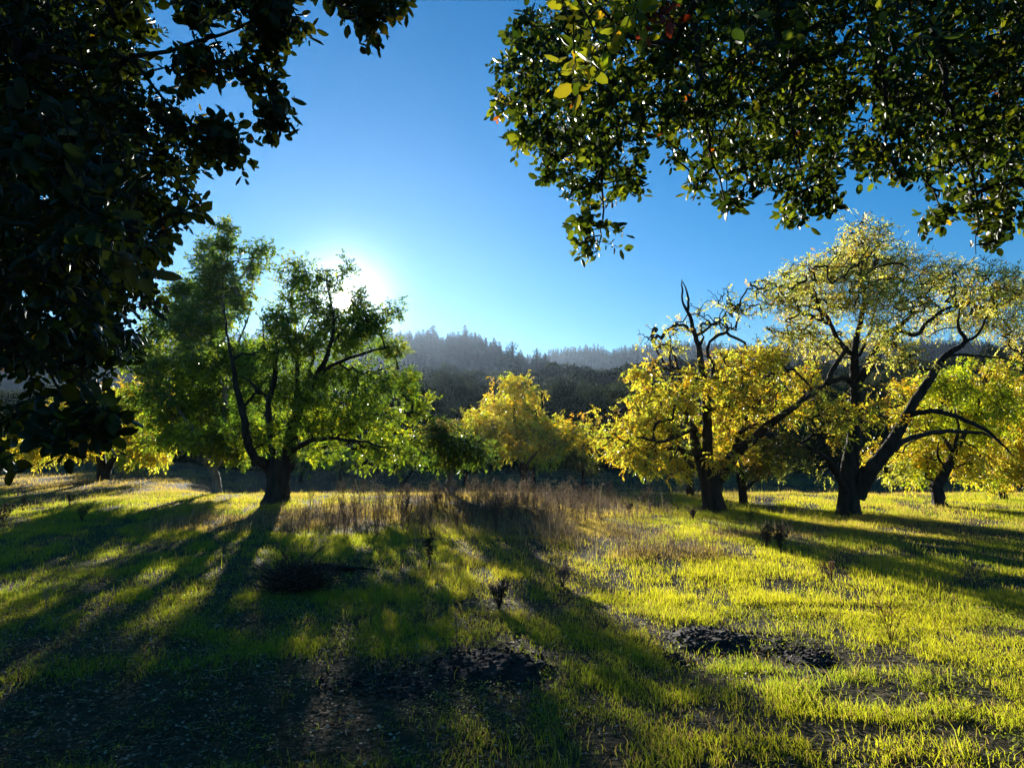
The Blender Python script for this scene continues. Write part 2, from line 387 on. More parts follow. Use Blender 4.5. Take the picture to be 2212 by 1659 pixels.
    def walnut(s, rach=4, nl=7, size=.085, rlen=.28, spread=.8, droop=.5, width=.44):
        """compound leaves: rachises with paired leaflets at every sprig end"""
        for pal_id in list(dict.fromkeys(id(e[2]) for e in s.ends)):
            E = [e for e in s.ends if id(e[2]) == pal_id]; pal = E[0][2]
            k = rach; n = len(E) * k
            P = np.repeat(np.array([e[0] for e in E]), k, 0) + rng.normal(size=(n, 3)) * .05
            D = np.repeat(np.array([e[1] for e in E]), k, 0)
            sz = np.repeat(np.array([e[3].get('size', 1.) for e in E]), k)
            keep = rng.random(n) < np.repeat(np.array([e[3].get('keep', 1.) for e in E]), k)
            D = unit(D * .5 + rand_unit(n) * spread + np.array([0, 0, -droop * .4]))
            base = np.repeat(pick_cols(len(E), pal, .12), k, 0) * (1 + .10 * rng.normal(size=(n, 1)))
            P, D, sz, base = P[keep], D[keep], sz[keep], base[keep]; n = len(P)
            side = unit(np.cross(D, np.array([0, 0, 1.]) + rng.normal(size=(n, 3)) * .4)); up = np.cross(side, D)
            for j in range(nl):
                t = .2 + .8 * j / max(1, nl - 1); sg = 1 if j % 2 else -1; last = j == nl - 1
                pos = P + D * (rlen * t * sz)[:, None] + np.array([0, 0, -1.]) * (droop * rlen * .5 * t * t * sz)[:, None]
                a = D * (.9 if not last else 1) + side * (0 if last else sg * .9) + rng.normal(size=(n, 3)) * .28 + np.array([0, 0, -droop])
                nn = up + rng.normal(size=(n, 3)) * .6
                ln = size * sz * rng.uniform(.7, 1.25, n)
                c = np.clip(base * (1 + .16 * rng.normal(size=(n, 1))), .004, .95)
                s.add_leaves(pos, a, nn, ln, ln * width * rng.uniform(.8, 1.3, n), c)
    def sprigs(s, nl=9, size=.045, tlen=.14, width=.58, droop=.2):
        """simple leaves set alternately along every twig end"""
        for pal_id in list(dict.fromkeys(id(e[2]) for e in s.ends)):
            E = [e for e in s.ends if id(e[2]) == pal_id]; pal = E[0][2]; n = len(E)
            P = np.array([e[0] for e in E]); D = unit(np.array([e[1] for e in E]) + rng.normal(size=(n, 3)) * .25)
            sz = np.array([e[3].get('size', 1.) for e in E])
            s1 = unit(np.cross(D, rand_unit(n))); s2 = np.cross(D, s1)
            base = pick_cols(n, pal, .15)
            for j in range(nl):
                t = j / nl; ang = j * 2.4 + rng.normal(size=n) * .35
                out = s1 * np.cos(ang)[:, None] + s2 * np.sin(ang)[:, None]
                pos = P + D * (tlen * (t - .55) * sz)[:, None] + out * .003
                a = D * (.35 + .7 * t) + out * 1.0 + rng.normal(size=(n, 3)) * .25 + np.array([0, 0, -droop])
                nn = D * .8 - out * .2 + np.array([0, 0, .5]) + rng.normal(size=(n, 3)) * .45
                ln = size * sz * rng.uniform(.45, 1.3, n)
                odd = rng.random(n) < .25; c = np.where(odd[:, None], pick_cols(n, pal, .15), base * (1 + .14 * rng.normal(size=(n, 1))))
                s.add_leaves(pos, a, nn, ln, ln * width * rng.uniform(.85, 1.2, n), np.clip(c, .004, .95))
    def finish(s, crown='crown', trunk='trunk', twigs='branches'):
        if s.main.v: s.main.build(trunk, s.bark, s.root)
        if s.twig.v: s.twig.build(twigs, s.bark, s.root)
        if s.LV: mesh_obj(crown, np.concatenate(s.LV), np.concatenate(s.LF), s.leafmat, s.root, np.concatenate(s.LC))
        return s.root

# ------------------------------------------------------------------ main green walnut, left of centre
EXEC = []
def tree_green_main():
    t = Tree('walnut_tree', 'large spreading green walnut on a thick flared trunk, the low sun behind its top', 'tree', (600, 1088), 18.9, 'walnut trees in the meadow')
    t.limb([(598, 1092, 78), (598, 1083, 60), (600, 1062, 48), (601, 1035, 45), (603, 1008, 50), (606, 985, 48)], rough=.05, sides=30)
    t.limb([(590, 1030, 30, 0), (583, 1012, 26, -.1), (564, 996, 22, -.3), (549, 985, 19, -.5), (538, 950, 17, -.7), (526, 895, 15, -.9), (513, 845, 13, -1.0), (502, 790, 9, -1.2), (490, 720, 5, -1.3), (484, 660, 3, -1.3)])
    t.limb([(620, 1010, 34), (623, 985, 32), (628, 940, 27), (637, 903, 22), (658, 861, 18), (684, 818, 14), (712, 767, 10), (722, 710, 7), (715, 655, 4), (705, 610, 2)], dy=.4)
    t.limb([(637, 905, 14), (675, 906, 11), (718, 891, 9), (769, 874, 7), (820, 880, 5), (868, 885, 3)], dy=3.0)
    t.limb([(690, 812, 9), (714, 792, 8), (778, 767, 6), (842, 750, 3)], dy=-.6)
    t.limb([(637, 903, 12), (641, 850, 10), (641, 784, 8), (637, 720, 6), (632, 660, 4), (632, 595, 2)], dy=.8)
    t.limb([(720, 740, 6), (750, 700, 5), (775, 690, 4), (800, 672, 3), (845, 668, 2)], dy=.4)
    t.limb([(615, 990, 16), (650, 960, 12), (700, 945, 9), (770, 950, 6), (830, 965, 4)], dy=-2.2)
    t.limb([(560, 850, 7), (540, 820, 6), (520, 790, 4)], dy=1)
    t.limb([(525, 880, 8), (560, 840, 6), (590, 800, 4)], dy=2.0)
    db = Tubes()
    t.limb([(590, 1000, 16), (584, 960, 13), (580, 903, 13), (581, 862, 12), (591, 818, 11), (594, 775, 9), (597, 750, 7), (598, 742, 5), (592, 734, 3), (586, 731, 1.5)], dy=-1.2, tubes=db, rough=.1, dead=True)
    t.limb([(596, 752, 5, -1.15), (588, 749, 4, -1.2), (580, 744, 1.5, -1.2)], tubes=db, dead=True, sides=6)
    t.limb([(597, 742, 4, -1.2), (603, 737, 3, -1.2), (601, 731, 1.5, -1.2)], tubes=db, dead=True, sides=6)
    t.limb([(581, 872, 9, -1.0), (572, 855, 7, -1.0), (558, 842, 6, -1.1), (539, 824, 5, -1.2), (522, 812, 2, -1.3)], tubes=db, dead=True, sides=8)
    G, Mg = PAL_GREEN, PAL_MIDG
    for b in [(632, 600, 20, 34, 40, G), (634, 655, 34, 30, 40, G), (620, 700, 40, 34, 55, G), (690, 606, 28, 20, 24, G), (678, 640, 30, 28, 34, G), (705, 680, 34, 34, 55, G), (742, 594, 12, 20, 12, G), (718, 618, 14, 20, 12, G),
              (772, 640, 18, 14, 16, G), (766, 672, 16, 20, 22, G), (780, 704, 56, 28, 75, G), (846, 668, 20, 10, 16, G), (815, 684, 20, 16, 20, G), (735, 720, 75, 45, 150, G), (640, 745, 60, 45, 80, G),
              (835, 760, 36, 22, 45, Mg, 3.6), (862, 752, 16, 16, 18, Mg, 3.6), (700, 800, 95, 55, 170, G), (800, 840, 62, 50, 90, G), (873, 835, 38, 36, 55, Mg, 3.6), (880, 810, 12, 22, 14, Mg, 3.6), (905, 880, 30, 32, 40, Mg, 3.6),
              (760, 900, 115, 55, 190, Mg), (880, 940, 55, 45, 70, Mg, 3.6), (820, 975, 70, 32, 60, Mg), (690, 955, 55, 48, 70, Mg), (590, 940, 50, 40, 45, Mg),
              (540, 900, 45, 55, 80, G), (655, 850, 48, 42, 80, G), (602, 852, 36, 40, 50, G), (650, 905, 50, 30, 40, Mg), (555, 830, 55, 50, 85, G), (590, 760, 50, 50, 75, G), (560, 960, 40, 38, 50, Mg), (900, 985, 38, 18, 22, Mg, 3.6), (515, 780, 34, 48, 44, G)]:
        t.blob(*b[:4], int(b[4] * 1.05), b[5], dy=b[6] if len(b) > 6 else 0)
    t.grow(twig_r=.0045); t.walnut(rach=4, nl=6, size=.095, rlen=.22, spread=1.4, droop=.12, width=.52)
    r = t.finish(); db.build('dead_limb', t.bark, r)
tree_green_main()

def tree_green_tall():
    t = Tree('walnut_tree', 'tall green spired walnut on a thin pale gnarled trunk, beside the left oak', 'tree', (467, 1062), 23.6, 'walnut trees in the meadow', bark=M_PALE)
    t.limb([(468, 1065, 27), (467, 1058, 20), (464, 1031, 18), (458, 1010, 19), (453, 1000, 20)], rough=.1, sides=14)
    t.limb([(455, 1006, 14), (449, 995, 13), (440, 965, 10), (420, 930, 8), (390, 890, 5), (360, 850, 3)], dy=-1)
    t.limb([(459, 1012, 14), (470, 1002, 12), (477, 985, 11), (480, 900, 10), (479, 826, 9), (477, 698, 7), (479, 634, 5), (483, 570, 3), (484, 500, 2)], dy=.3)
    t.limb([(479, 690, 5), (485, 647, 5), (521, 600, 4), (540, 570, 3), (556, 528, 1.5)], dy=.3)
    t.limb([(479, 830, 6), (440, 760, 5), (410, 700, 4), (395, 640, 2)], dy=1)
    t.limb([(479, 800, 6), (510, 750, 5), (530, 700, 4), (545, 650, 2)], dy=-1)
    G = PAL_GREEN
    for b in [(484, 524, 17, 34, 36), (448, 548, 15, 30, 24), (466, 592, 38, 34, 70), (474, 652, 46, 42, 90), (555, 545, 11, 24, 16), (547, 590, 16, 22, 18), (524, 645, 24, 28, 34),
              (405, 636, 44, 32, 60), (430, 700, 85, 45, 130), (350, 700, 50, 45, 60), (490, 770, 95, 55, 150), (395, 790, 95, 55, 140), (300, 790, 55, 50, 60), (450, 870, 95, 55, 150), (350, 870, 70, 50, 90),
              (510, 920, 50, 50, 70), (450, 950, 90, 38, 100), (360, 935, 60, 35, 60), (500, 985, 40, 15, 22)]:
        t.blob(*b[:4], int(b[4] * 1.3), PAL_GREEN if b[1] < 760 else (G if b[1] < 900 else PAL_MIDG))
    t.grow(twig_r=.006, seg=.4); t.walnut(rach=6, nl=6, size=.12, rlen=.27, spread=1.4, droop=.12, width=.52); t.finish()
tree_green_tall()

# ------------------------------------------------------------------ right-hand walnuts
def tree_right_a():
    t = Tree('walnut_tree', 'yellow walnut with stout dark trunk forking low and a bare dead spike on top', 'tree', (1543, 1098), 17.1, 'walnut trees in the meadow')
    t.limb([(1545, 1103, 66), (1543, 1094, 50), (1540, 1070, 42), (1538, 1040, 46), (1537, 1015, 54), (1537, 1000, 50)], rough=.05, sides=30)
    t.limb([(1530, 1030, 30), (1517, 1001, 26), (1505, 955, 21), (1498, 917, 15), (1480, 895, 11), (1468, 838, 8), (1462, 790, 5), (1440, 740, 3)], dy=.5)
    t.limb([(1534, 1020, 28), (1531, 983, 23), (1529, 917, 19), (1523, 851, 17), (1516, 803, 15), (1511, 755, 12), (1494, 702, 9)], dy=-.3)
    t.limb([(1526, 860, 12), (1538, 825, 10), (1541, 790, 9), (1531, 772, 8), (1531, 746, 6), (1547, 728, 7), (1572, 713, 6), (1564, 690, 3), (1575, 660, 2)], dy=-.5)
    t.limb([(1550, 1035, 32), (1568, 1008, 28), (1608, 968, 23), (1652, 930, 19), (1700, 890, 14), (1735, 862, 9), (1762, 835, 5)], dy=-.9)
    t.limb([(1548, 1030, 24), (1560, 1010, 20), (1588, 978, 17), (1608, 917, 13), (1626, 869, 10), (1652, 825, 8), (1690, 785, 6), (1701, 760, 5), (1703, 715, 2)], dy=.9)
    t.limb([(1510, 992, 12), (1498, 977, 11), (1450, 968, 9), (1402, 983, 7), (1371, 968, 5), (1327, 939, 2)], dy=-1.2)
    t.limb([(1498, 925, 12), (1483, 930, 10), (1455, 945, 8), (1424, 952, 7), (1375, 944, 4)], dy=-1.8)
    t.limb([(1510, 820, 8), (1475, 800, 7), (1440, 790, 5), (1428, 777, 5), (1413, 750, 4), (1413, 722, 2)], dy=.3)
    t.limb([(1498, 1010, 9), (1450, 940, 7), (1390, 890, 5), (1330, 880, 2)], dy=1.6)
    t.limb([(1600, 935, 9), (1640, 915, 7), (1680, 930, 4)], dy=1.5)
    db = Tubes()
    t.limb([(1494, 706, 9, -.3), (1488, 685, 8, -.3), (1479, 668, 7, -.3), (1474, 655, 5, -.3), (1475, 625, 4, -.3), (1473, 603, 1, -.3)], tubes=db, dead=True, sides=8, rough=.1)
    t.limb([(1486, 672, 6, -.3), (1485, 640, 5, -.3), (1480, 622, 3, -.3), (1474, 608, 2, -.3)], tubes=db, dead=True, sides=8, rough=.1)
    t.limb([(1512, 745, 8, -.3), (1520, 728, 4, -.3), (1516, 722, 2, -.3)], tubes=db, dead=True, sides=8)
    Y, K = PAL_YELLOW, PAL_PALEY
    for b in [(1400, 945, 80, 48, 190, Y), (1345, 955, 45, 40, 60, Y), (1430, 880, 62, 46, 130, Y), (1378, 870, 34, 26, 30, Y), (1395, 805, 38, 34, 45, Y), (1450, 1000, 55, 26, 75, Y), (1390, 1003, 50, 20, 45, Y),
              (1540, 930, 60, 60, 110, Y), (1610, 840, 85, 62, 220, Y), (1600, 930, 70, 58, 150, Y), (1640, 775, 62, 36, 90, Y), (1700, 860, 58, 60, 130, Y), (1690, 960, 60, 38, 60, PAL_DULL),
              (1570, 790, 42, 34, 50, Y), (1490, 830, 50, 40, 60, Y), (1322, 900, 26, 34, 16, Y), (1560, 985, 30, 25, 25, Y), (1640, 990, 45, 25, 24, Y)]:
        t.blob(*b[:4], int(b[4] * .82), b[5])
    for b in [(1440, 740, 42, 34, 45), (1540, 690, 62, 42, 60), (1590, 660, 36, 30, 28), (1480, 710, 36, 30, 25)]:
        t.blob(*b[:4], b[4], K, keep=.35, size=.8)
    for b in [(1600, 650, 62, 46, 60), (1540, 690, 72, 50, 60), (1650, 640, 46, 50, 40), (1430, 730, 40, 40, 30), (1620, 800, 100, 60, 60), (1400, 900, 90, 60, 60)]: t.blob(*b[:4], b[4], K, keep=.06, size=.8)
    t.grow(twig_r=.0055); t.walnut(rach=3, nl=6, size=.095, rlen=.22, spread=1.3, droop=.3)
    r = t.finish(); db.build('dead_limb', t.bark, r)
tree_right_a()

def tree_right_b():
    t = Tree('walnut_tree', 'tallest walnut, pale thin crown, upright trunk and one huge limb slanting right', 'tree', (1835, 1107), 16.0, 'walnut trees in the meadow')
    t.limb([(1834, 1112, 70), (1834, 1104, 51), (1835, 1070, 41), (1836, 1036, 40), (1839, 985, 33), (1842, 948, 30), (1845, 880, 26), (1846, 830, 24), (1843, 790, 18), (1842, 759, 15), (1852, 712, 12), (1866, 656, 10), (1860, 605, 7), (1866, 560, 5), (1863, 508, 2)], dy=.3, rough=.05, sides=16)
    t.limb([(1862, 620, 6), (1870, 596, 5), (1890, 579, 4), (1934, 570, 4), (1965, 580, 2)], dy=-.6)
    t.limb([(1842, 765, 12), (1826, 755, 11), (1797, 715, 9), (1780, 680, 8), (1745, 664, 5), (1700, 665, 3)], dy=.8)
    t.limb([(1846, 835, 14), (1825, 815, 12), (1808, 818, 11), (1784, 829, 13), (1753, 851, 11), (1718, 878, 7), (1690, 890, 3)], dy=-.8)
    t.limb([(1828, 750, 9), (1811, 777, 10), (1795, 805, 10), (1784, 829, 10)], dy=-.7)
    t.limb([(1780, 690, 7), (1765, 640, 5), (1750, 600, 3), (1720, 600, 2)], dy=-.6)
    t.limb([(1790, 700, 6), (1720, 670, 5), (1690, 640, 4), (1663, 610, 3), (1620, 610, 1.5)], dy=-1)
    t.limb([(1848, 850, 22), (1856, 822, 20), (1877, 788, 17), (1893, 750, 14), (1922, 716, 13), (1942, 704, 11), (1958, 692, 9), (1968, 683, 7)], dy=-.4)
    t.limb([(1935, 712, 10, -.35), (1960, 718, 9, -.3), (1984, 720, 9, 0), (2004, 697, 8, .2), (2044, 667, 7, .5), (2096, 653, 6, .8), (2136, 632, 4, 1.), (2170, 625, 2, 1.2)])
    t.limb([(1849, 1075, 36, 0), (1862, 1045, 34, -.1), (1880, 1016, 30, -.2), (1916, 970, 27, -.3), (1947, 917, 23, -.4), (1978, 869, 19, -.5), (2013, 816, 17, -.6), (2041, 772, 13, -.7), (2083, 737, 10, -.8), (2068, 706, 7, -.7), (2072, 670, 3, -.6)])
    t.limb([(2080, 738, 8, -.8), (2108, 728, 6, -.9), (2130, 690, 4, -1), (2140, 660, 2, -1)])
    t.limb([(1965, 895, 14, -.45), (1985, 892, 12, -.7), (2022, 892, 11, -1), (2074, 909, 9, -1.3), (2130, 932, 8, -1.6), (2165, 960, 5, -1.8), (2190, 985, 2, -1.9)])
    t.limb([(1928, 972, 14, -.3), (1955, 952, 12, .2), (1986, 937, 11, .5), (2052, 927, 9, 1.), (2118, 932, 6, 1.5), (2160, 950, 2, 1.8)])
    t.limb([(2035, 780, 9, -.7), (2060, 769, 7, -.5), (2096, 770, 6, -.2), (2150, 772, 4, .2), (2206, 785, 2, .5)])
    t.limb([(2022, 800, 8, -.6), (1985, 799, 6, -.9), (1945, 788, 4, -1.2)])
    t.limb([(1826, 1062, 16, 0), (1812, 1036, 14, -.4), (1796, 1008, 12, -.8), (1775, 983, 9, -1.2), (1731, 957, 5, -1.8), (1700, 948, 2, -2)])
    t.limb([(1850, 780, 8), (1880, 730, 6), (1890, 680, 4), (1900, 640, 2)], dy=1.4)
    K, Y = PAL_PALEY, PAL_YELLOW
    for b in [(1863, 515, 44, 36, 100), (1845, 560, 66, 40, 150), (1790, 592, 60, 36, 110), (1722, 605, 54, 36, 80), (1690, 640, 56, 40, 70), (1760, 655, 80, 46, 150), (1860, 640, 80, 50, 150), (1935, 572, 62, 40, 110),
              (1960, 640, 80, 46, 120), (2040, 605, 78, 42, 130), (2135, 620, 76, 52, 150), (2110, 690, 80, 46, 120), (2215, 640, 60, 60, 90), (2200, 720, 60, 40, 60), (1720, 720, 66, 42, 90), (1800, 745, 60, 36, 70), (1950, 760, 66, 40, 60), (2000, 690, 60, 40, 70), (1900, 710, 50, 34, 50), (1880, 590, 50, 36, 50), (2190, 680, 50, 60, 30)]:
        t.blob(*b[:4], int(b[4] * 2.0), K, keep=.7, size=.85)
    for b in [(1920, 555, 110, 40, 80), (2080, 600, 120, 62, 110), (1740, 620, 100, 55, 70), (1850, 560, 90, 50, 60), (2040, 720, 120, 50, 60)]: t.blob(*b[:4], b[4], K, keep=.08, size=.8)
    for b in [(1790, 900, 72, 55, 100), (1740, 800, 40, 40, 40), (1900, 880, 50, 50, 50), (1890, 970, 45, 40, 30)]: t.blob(*b[:4], b[4], Y)
    t.blob(1735, 970, 55, 35, 50, PAL_DULL, keep=.7)
    t.blob(1762, 1010, 22, 14, 10, PAL_PALEY, keep=.8)
    t.grow(twig_r=.0042, seg=.3, wiggle=.06, droop=.05); t.walnut(rach=3, nl=6, size=.072, rlen=.22, spread=.9, droop=.3); t.finish()
tree_right_b()

def tree_c():
    t = Tree('walnut_tree', 'yellow-green walnut with a crooked knobbly leaning trunk, right of the tallest walnut', 'tree', (2030, 1096), 17.6, 'walnut trees in the meadow')
    t.limb([(2031, 1100, 34), (2030, 1092, 28), (2029, 1072, 24), (2026, 1055, 25), (2036, 1040, 21), (2047, 1020, 16), (2055, 995, 15), (2062, 970, 13), (2085, 935, 9), (2110, 890, 6), (2120, 840, 3)], dy=.8, rough=.1, sides=14)
    t.limb([(2027, 1066, 14), (2018, 1052, 12), (2022, 1045, 6)], rough=.15, sides=10)
    t.limb([(2048, 1025, 7), (2040, 1005, 6), (2028, 985, 5), (2028, 955, 3)], dy=-.5)
    t.limb([(2060, 975, 9), (2045, 955, 8), (2030, 940, 6), (2000, 925, 4)], dy=.7)
    t.limb([(2063, 968, 8), (2070, 930, 6), (2060, 880, 4), (2050, 830, 2)], dy=1)
    for b in [(2000, 962, 66, 44, 120), (2085, 905, 95, 55, 200), (1985, 1010, 55, 28, 60), (2100, 990, 66, 45, 110), (2150, 880, 66, 62, 120), (2060, 820, 95, 46, 130), (2160, 800, 60, 46, 60), (1975, 870, 55, 50, 80), (2130, 1035, 45, 16, 20)]:
        t.blob(*b[:4], b[4], PAL_YGREEN if rng.random() < .6 else PAL_YELLOW, dy=.8)
    t.blob(1950, 1020, 30, 16, 16, PAL_PALEY)
    t.grow(twig_r=.005); t.walnut(rach=4, nl=6, size=.095, rlen=.25, spread=.9, droop=.55); t.finish()
tree_c()

def small_tree(name, label, base, Y, limbs, blobs, pal, bark=None, size=.12, rach=4, nl=6, tw=.006, group='walnut trees in the meadow', dens=1., dead=None, droop=.45):
    t = Tree(name, label, 'tree', base, Y, group, bark=bark)
    for l_ in limbs: t.limb(l_[0], dy=l_[1] if len(l_) > 1 else 0, rough=.07, sides=10)
    for b in blobs: t.blob(*b[:4], int(b[4] * dens * 1.1), b[5] if len(b) > 5 else pal)
    t.grow(twig_r=tw, seg=.4); t.walnut(rach=rach, nl=nl, size=size, rlen=size * 2.5, droop=droop); return t.finish()

small_tree('walnut_tree', 'golden walnut behind the left oak, two dark stems parting low in a V', (223, 1038), 30.6,
    [([(222, 1042, 30), (222, 1034, 25), (218, 1005, 20), (216, 974, 15), (212, 930, 10), (190, 880, 5)], 0),
     ([(226, 1030, 18), (236, 1006, 15), (252, 980, 12), (267, 960, 10), (300, 925, 6), (330, 880, 3)], 0),
     ([(216, 975, 8), (180, 950, 6), (120, 940, 4), (60, 950, 2)], -.8)],
    [(130, 955, 100, 38, 190), (55, 960, 48, 32, 60), (230, 915, 100, 50, 190), (300, 900, 85, 50, 160), (325, 970, 48, 28, 80), (270, 860, 80, 40, 120), (170, 890, 80, 38, 110), (340, 835, 45, 35, 50), (90, 910, 60, 30, 60)], PAL_YELLOW, size=.15)
small_tree('walnut_tree', 'small far tree on the left with several thin stems rising like a vase', (278, 1022), 39.0,
    [([(276, 1024, 12), (272, 1008, 6), (266, 985, 4)],), ([(280, 1024, 10), (284, 1005, 5), (292, 985, 3)],), ([(278, 1024, 8), (278, 1000, 4), (276, 975, 3)],)],
    [(275, 985, 38, 14, 70), (300, 975, 30, 14, 50)], PAL_YGREEN, size=.18)
small_tree('walnut_tree', 'rounded golden walnut with leaning thin trunk, in the middle of the meadow', (1136, 1056), far_y(1056),
    [([(1138, 1059, 17), (1135, 1050, 13), (1129, 1022, 12), (1120, 985, 10), (1114, 935, 7), (1110, 880, 4), (1112, 835, 2)], 0),
     ([(1133, 1020, 8), (1142, 996, 6), (1165, 970, 4), (1190, 950, 2)], .5), ([(1118, 980, 6), (1090, 950, 5), (1050, 930, 3), (1015, 915, 2)], -.5), ([(1114, 930, 5), (1140, 900, 4), (1165, 880, 2)], .5)],
    [(1112, 845, 44, 26, 80), (1112, 880, 66, 34, 150), (1062, 925, 42, 28, 70), (1022, 912, 34, 20, 45), (1100, 940, 82, 42, 190), (1165, 925, 62, 42, 130), (1200, 950, 40, 30, 70), (1040, 955, 38, 24, 50), (1236, 940, 16, 16, 8)], PAL_YELLOW, size=.15, dens=1.0)
small_tree('walnut_tree', 'slender straight-stemmed sapling close behind the rounded golden walnut', (1155, 1050), far_y(1050),
    [([(1155, 1052, 7), (1154, 1030, 5), (1155, 1000, 4), (1157, 965, 2)],)], [(1160, 970, 42, 26, 60), (1190, 985, 36, 20, 40)], PAL_YGREEN, size=.13)
small_tree('walnut_tree', 'small drab walnut with straight dark stem and small round crown, right of the golden one', (1258, 1058), far_y(1058),
    [([(1258, 1060, 11), (1258, 1050, 8), (1258, 1020, 7), (1257, 990, 4), (1262, 940, 2)],)], [(1256, 990, 38, 26, 90), (1262, 925, 30, 36, 35, PAL_YELLOW), (1280, 960, 24, 26, 25, PAL_YELLOW)], PAL_DULL, size=.12)
def dark_fork():
    t = Tree('walnut_tree', 'low dark green walnut on a pale forked, partly dead trunk among the dry weeds', 'tree', (972, 1071), 21.4, 'walnut trees in the meadow', bark=M_PALE)
    t.limb([(973, 1075, 24), (973, 1066, 17), (971, 1045, 13), (974, 1032, 12), (979, 1015, 8), (986, 990, 5), (990, 960, 3)], rough=.1, sides=12)
    t.limb([(972, 1040, 10), (967, 1020, 7), (962, 1006, 4), (955, 985, 3)], sides=10)
    t.limb([(966, 1068, 8), (956, 1052, 6), (949, 1038, 3)], rough=.12, sides=8, dead=True)
    for b in [(985, 958, 66, 38, 170), (940, 935, 32, 24, 50), (1025, 975, 36, 28, 60), (965, 985, 38, 20, 40)]: t.blob(*b[:4], int(b[4] * .62), PAL_DARKG)
    t.blob(955, 925, 36, 14, 24, PAL_DULL)
    t.grow(twig_r=.006, seg=.4); t.walnut(rach=4, nl=6, size=.12, rlen=.3, droop=.55); t.finish()
dark_fork()
small_tree('walnut_tree', 'small tree on a thin dark trunk leaning right, beneath the big green crown', (868, 1053), far_y(1053),
    [([(867, 1056, 9), (870, 1048, 7), (884, 1025, 6), (897, 1011, 5), (905, 995, 3)],)], [(900, 988, 38, 20, 55)], PAL_MIDG, size=.12)
small_tree('walnut_tree', 'small tree with short dark stem just right of the pale forked trunk', (1007, 1047), far_y(1047),
    [([(1007, 1050, 10), (1006, 1042, 8), (1004, 1015, 6), (1000, 990, 4)],), ([(1007, 1030, 4), (1016, 1012, 3), (1022, 995, 2)],)], [(1010, 988, 36, 20, 50)], PAL_DULL, size=.13)
small_tree('walnut_tree', 'small thin-stemmed tree just right of the thick flared trunk', (650, 1041), far_y(1041),
    [([(649, 1044, 12), (650, 1036, 8), (653, 1015, 6), (655, 995, 4)],)], [(655, 985, 36, 20, 55), (640, 960, 30, 20, 35)], PAL_MIDG, size=.14)
small_tree('walnut_tree', 'faint small tree seen under the big green crown, mid-way along the shaded field', (736, 1037), far_y(1037),
    [([(735, 1039, 8), (736, 1025, 5), (738, 1000, 3)],)], [(738, 990, 36, 16, 50)], PAL_MIDG, size=.15)
small_tree('walnut_tree', 'drab two-stemmed tree between the two big right-hand walnuts', (1606, 1085), 19.2,
    [([(1610, 1088, 19), (1609, 1078, 14), (1606, 1045, 13), (1604, 1015, 9), (1600, 985, 5)], 0), ([(1603, 1082, 12), (1596, 1040, 9), (1592, 1010, 6)], .3), ([(1610, 1056, 7), (1630, 1040, 5), (1660, 1030, 3)], -.3)],
    [(1640, 995, 46, 34, 90), (1600, 985, 34, 24, 45)], PAL_DULL, size=.10)
small_tree('walnut_tree', 'drab tree half hidden behind the stout forking trunk, showing on its left side', (1491, 1071), 21.8,
    [([(1492, 1074, 21), (1491, 1066, 17), (1490, 1040, 15), (1488, 1012, 11), (1480, 985, 6)],), ([(1486, 1035, 8), (1470, 1015, 6), (1450, 1002, 3)],)],
    [(1478, 995, 46, 26, 80)], PAL_DULL, size=.12)
small_tree('walnut_tree', 'tiny pale-stemmed tree far back in the dark field', (1388, 1046), far_y(1046),
    [([(1388, 1048, 6), (1388, 1036, 4), (1382, 1022, 2)],), ([(1388, 1034, 3), (1394, 1024, 2)],)], [(1386, 1012, 26, 14, 30)], PAL_DULL, bark=M_PALE, size=.13)
small_tree('walnut_tree', 'yellow walnut at the right edge on a thin trunk leaning left', (2171, 1081), 19.8,
    [([(2172, 1084, 19), (2170, 1076, 15), (2163, 1046, 13), (2155, 1020, 10), (2150, 985, 6), (2160, 930, 3)],)], [(2170, 1010, 50, 34, 90), (2185, 950, 55, 50, 130), (2200, 880, 50, 50, 80)], PAL_YELLOW, size=.11)
small_tree('walnut_tree', 'yellow walnut cut off by the right edge, its trunk sloping up to the left', (2262, 1066), 22.5,
    [([(2268, 1068, 26), (2245, 1062, 20), (2212, 1048, 15), (2180, 1030, 11), (2165, 1000, 6)],)], [(2230, 985, 60, 45, 120), (2260, 900, 70, 60, 150), (2200, 1020, 40, 25, 50)], PAL_YELLOW, size=.12)

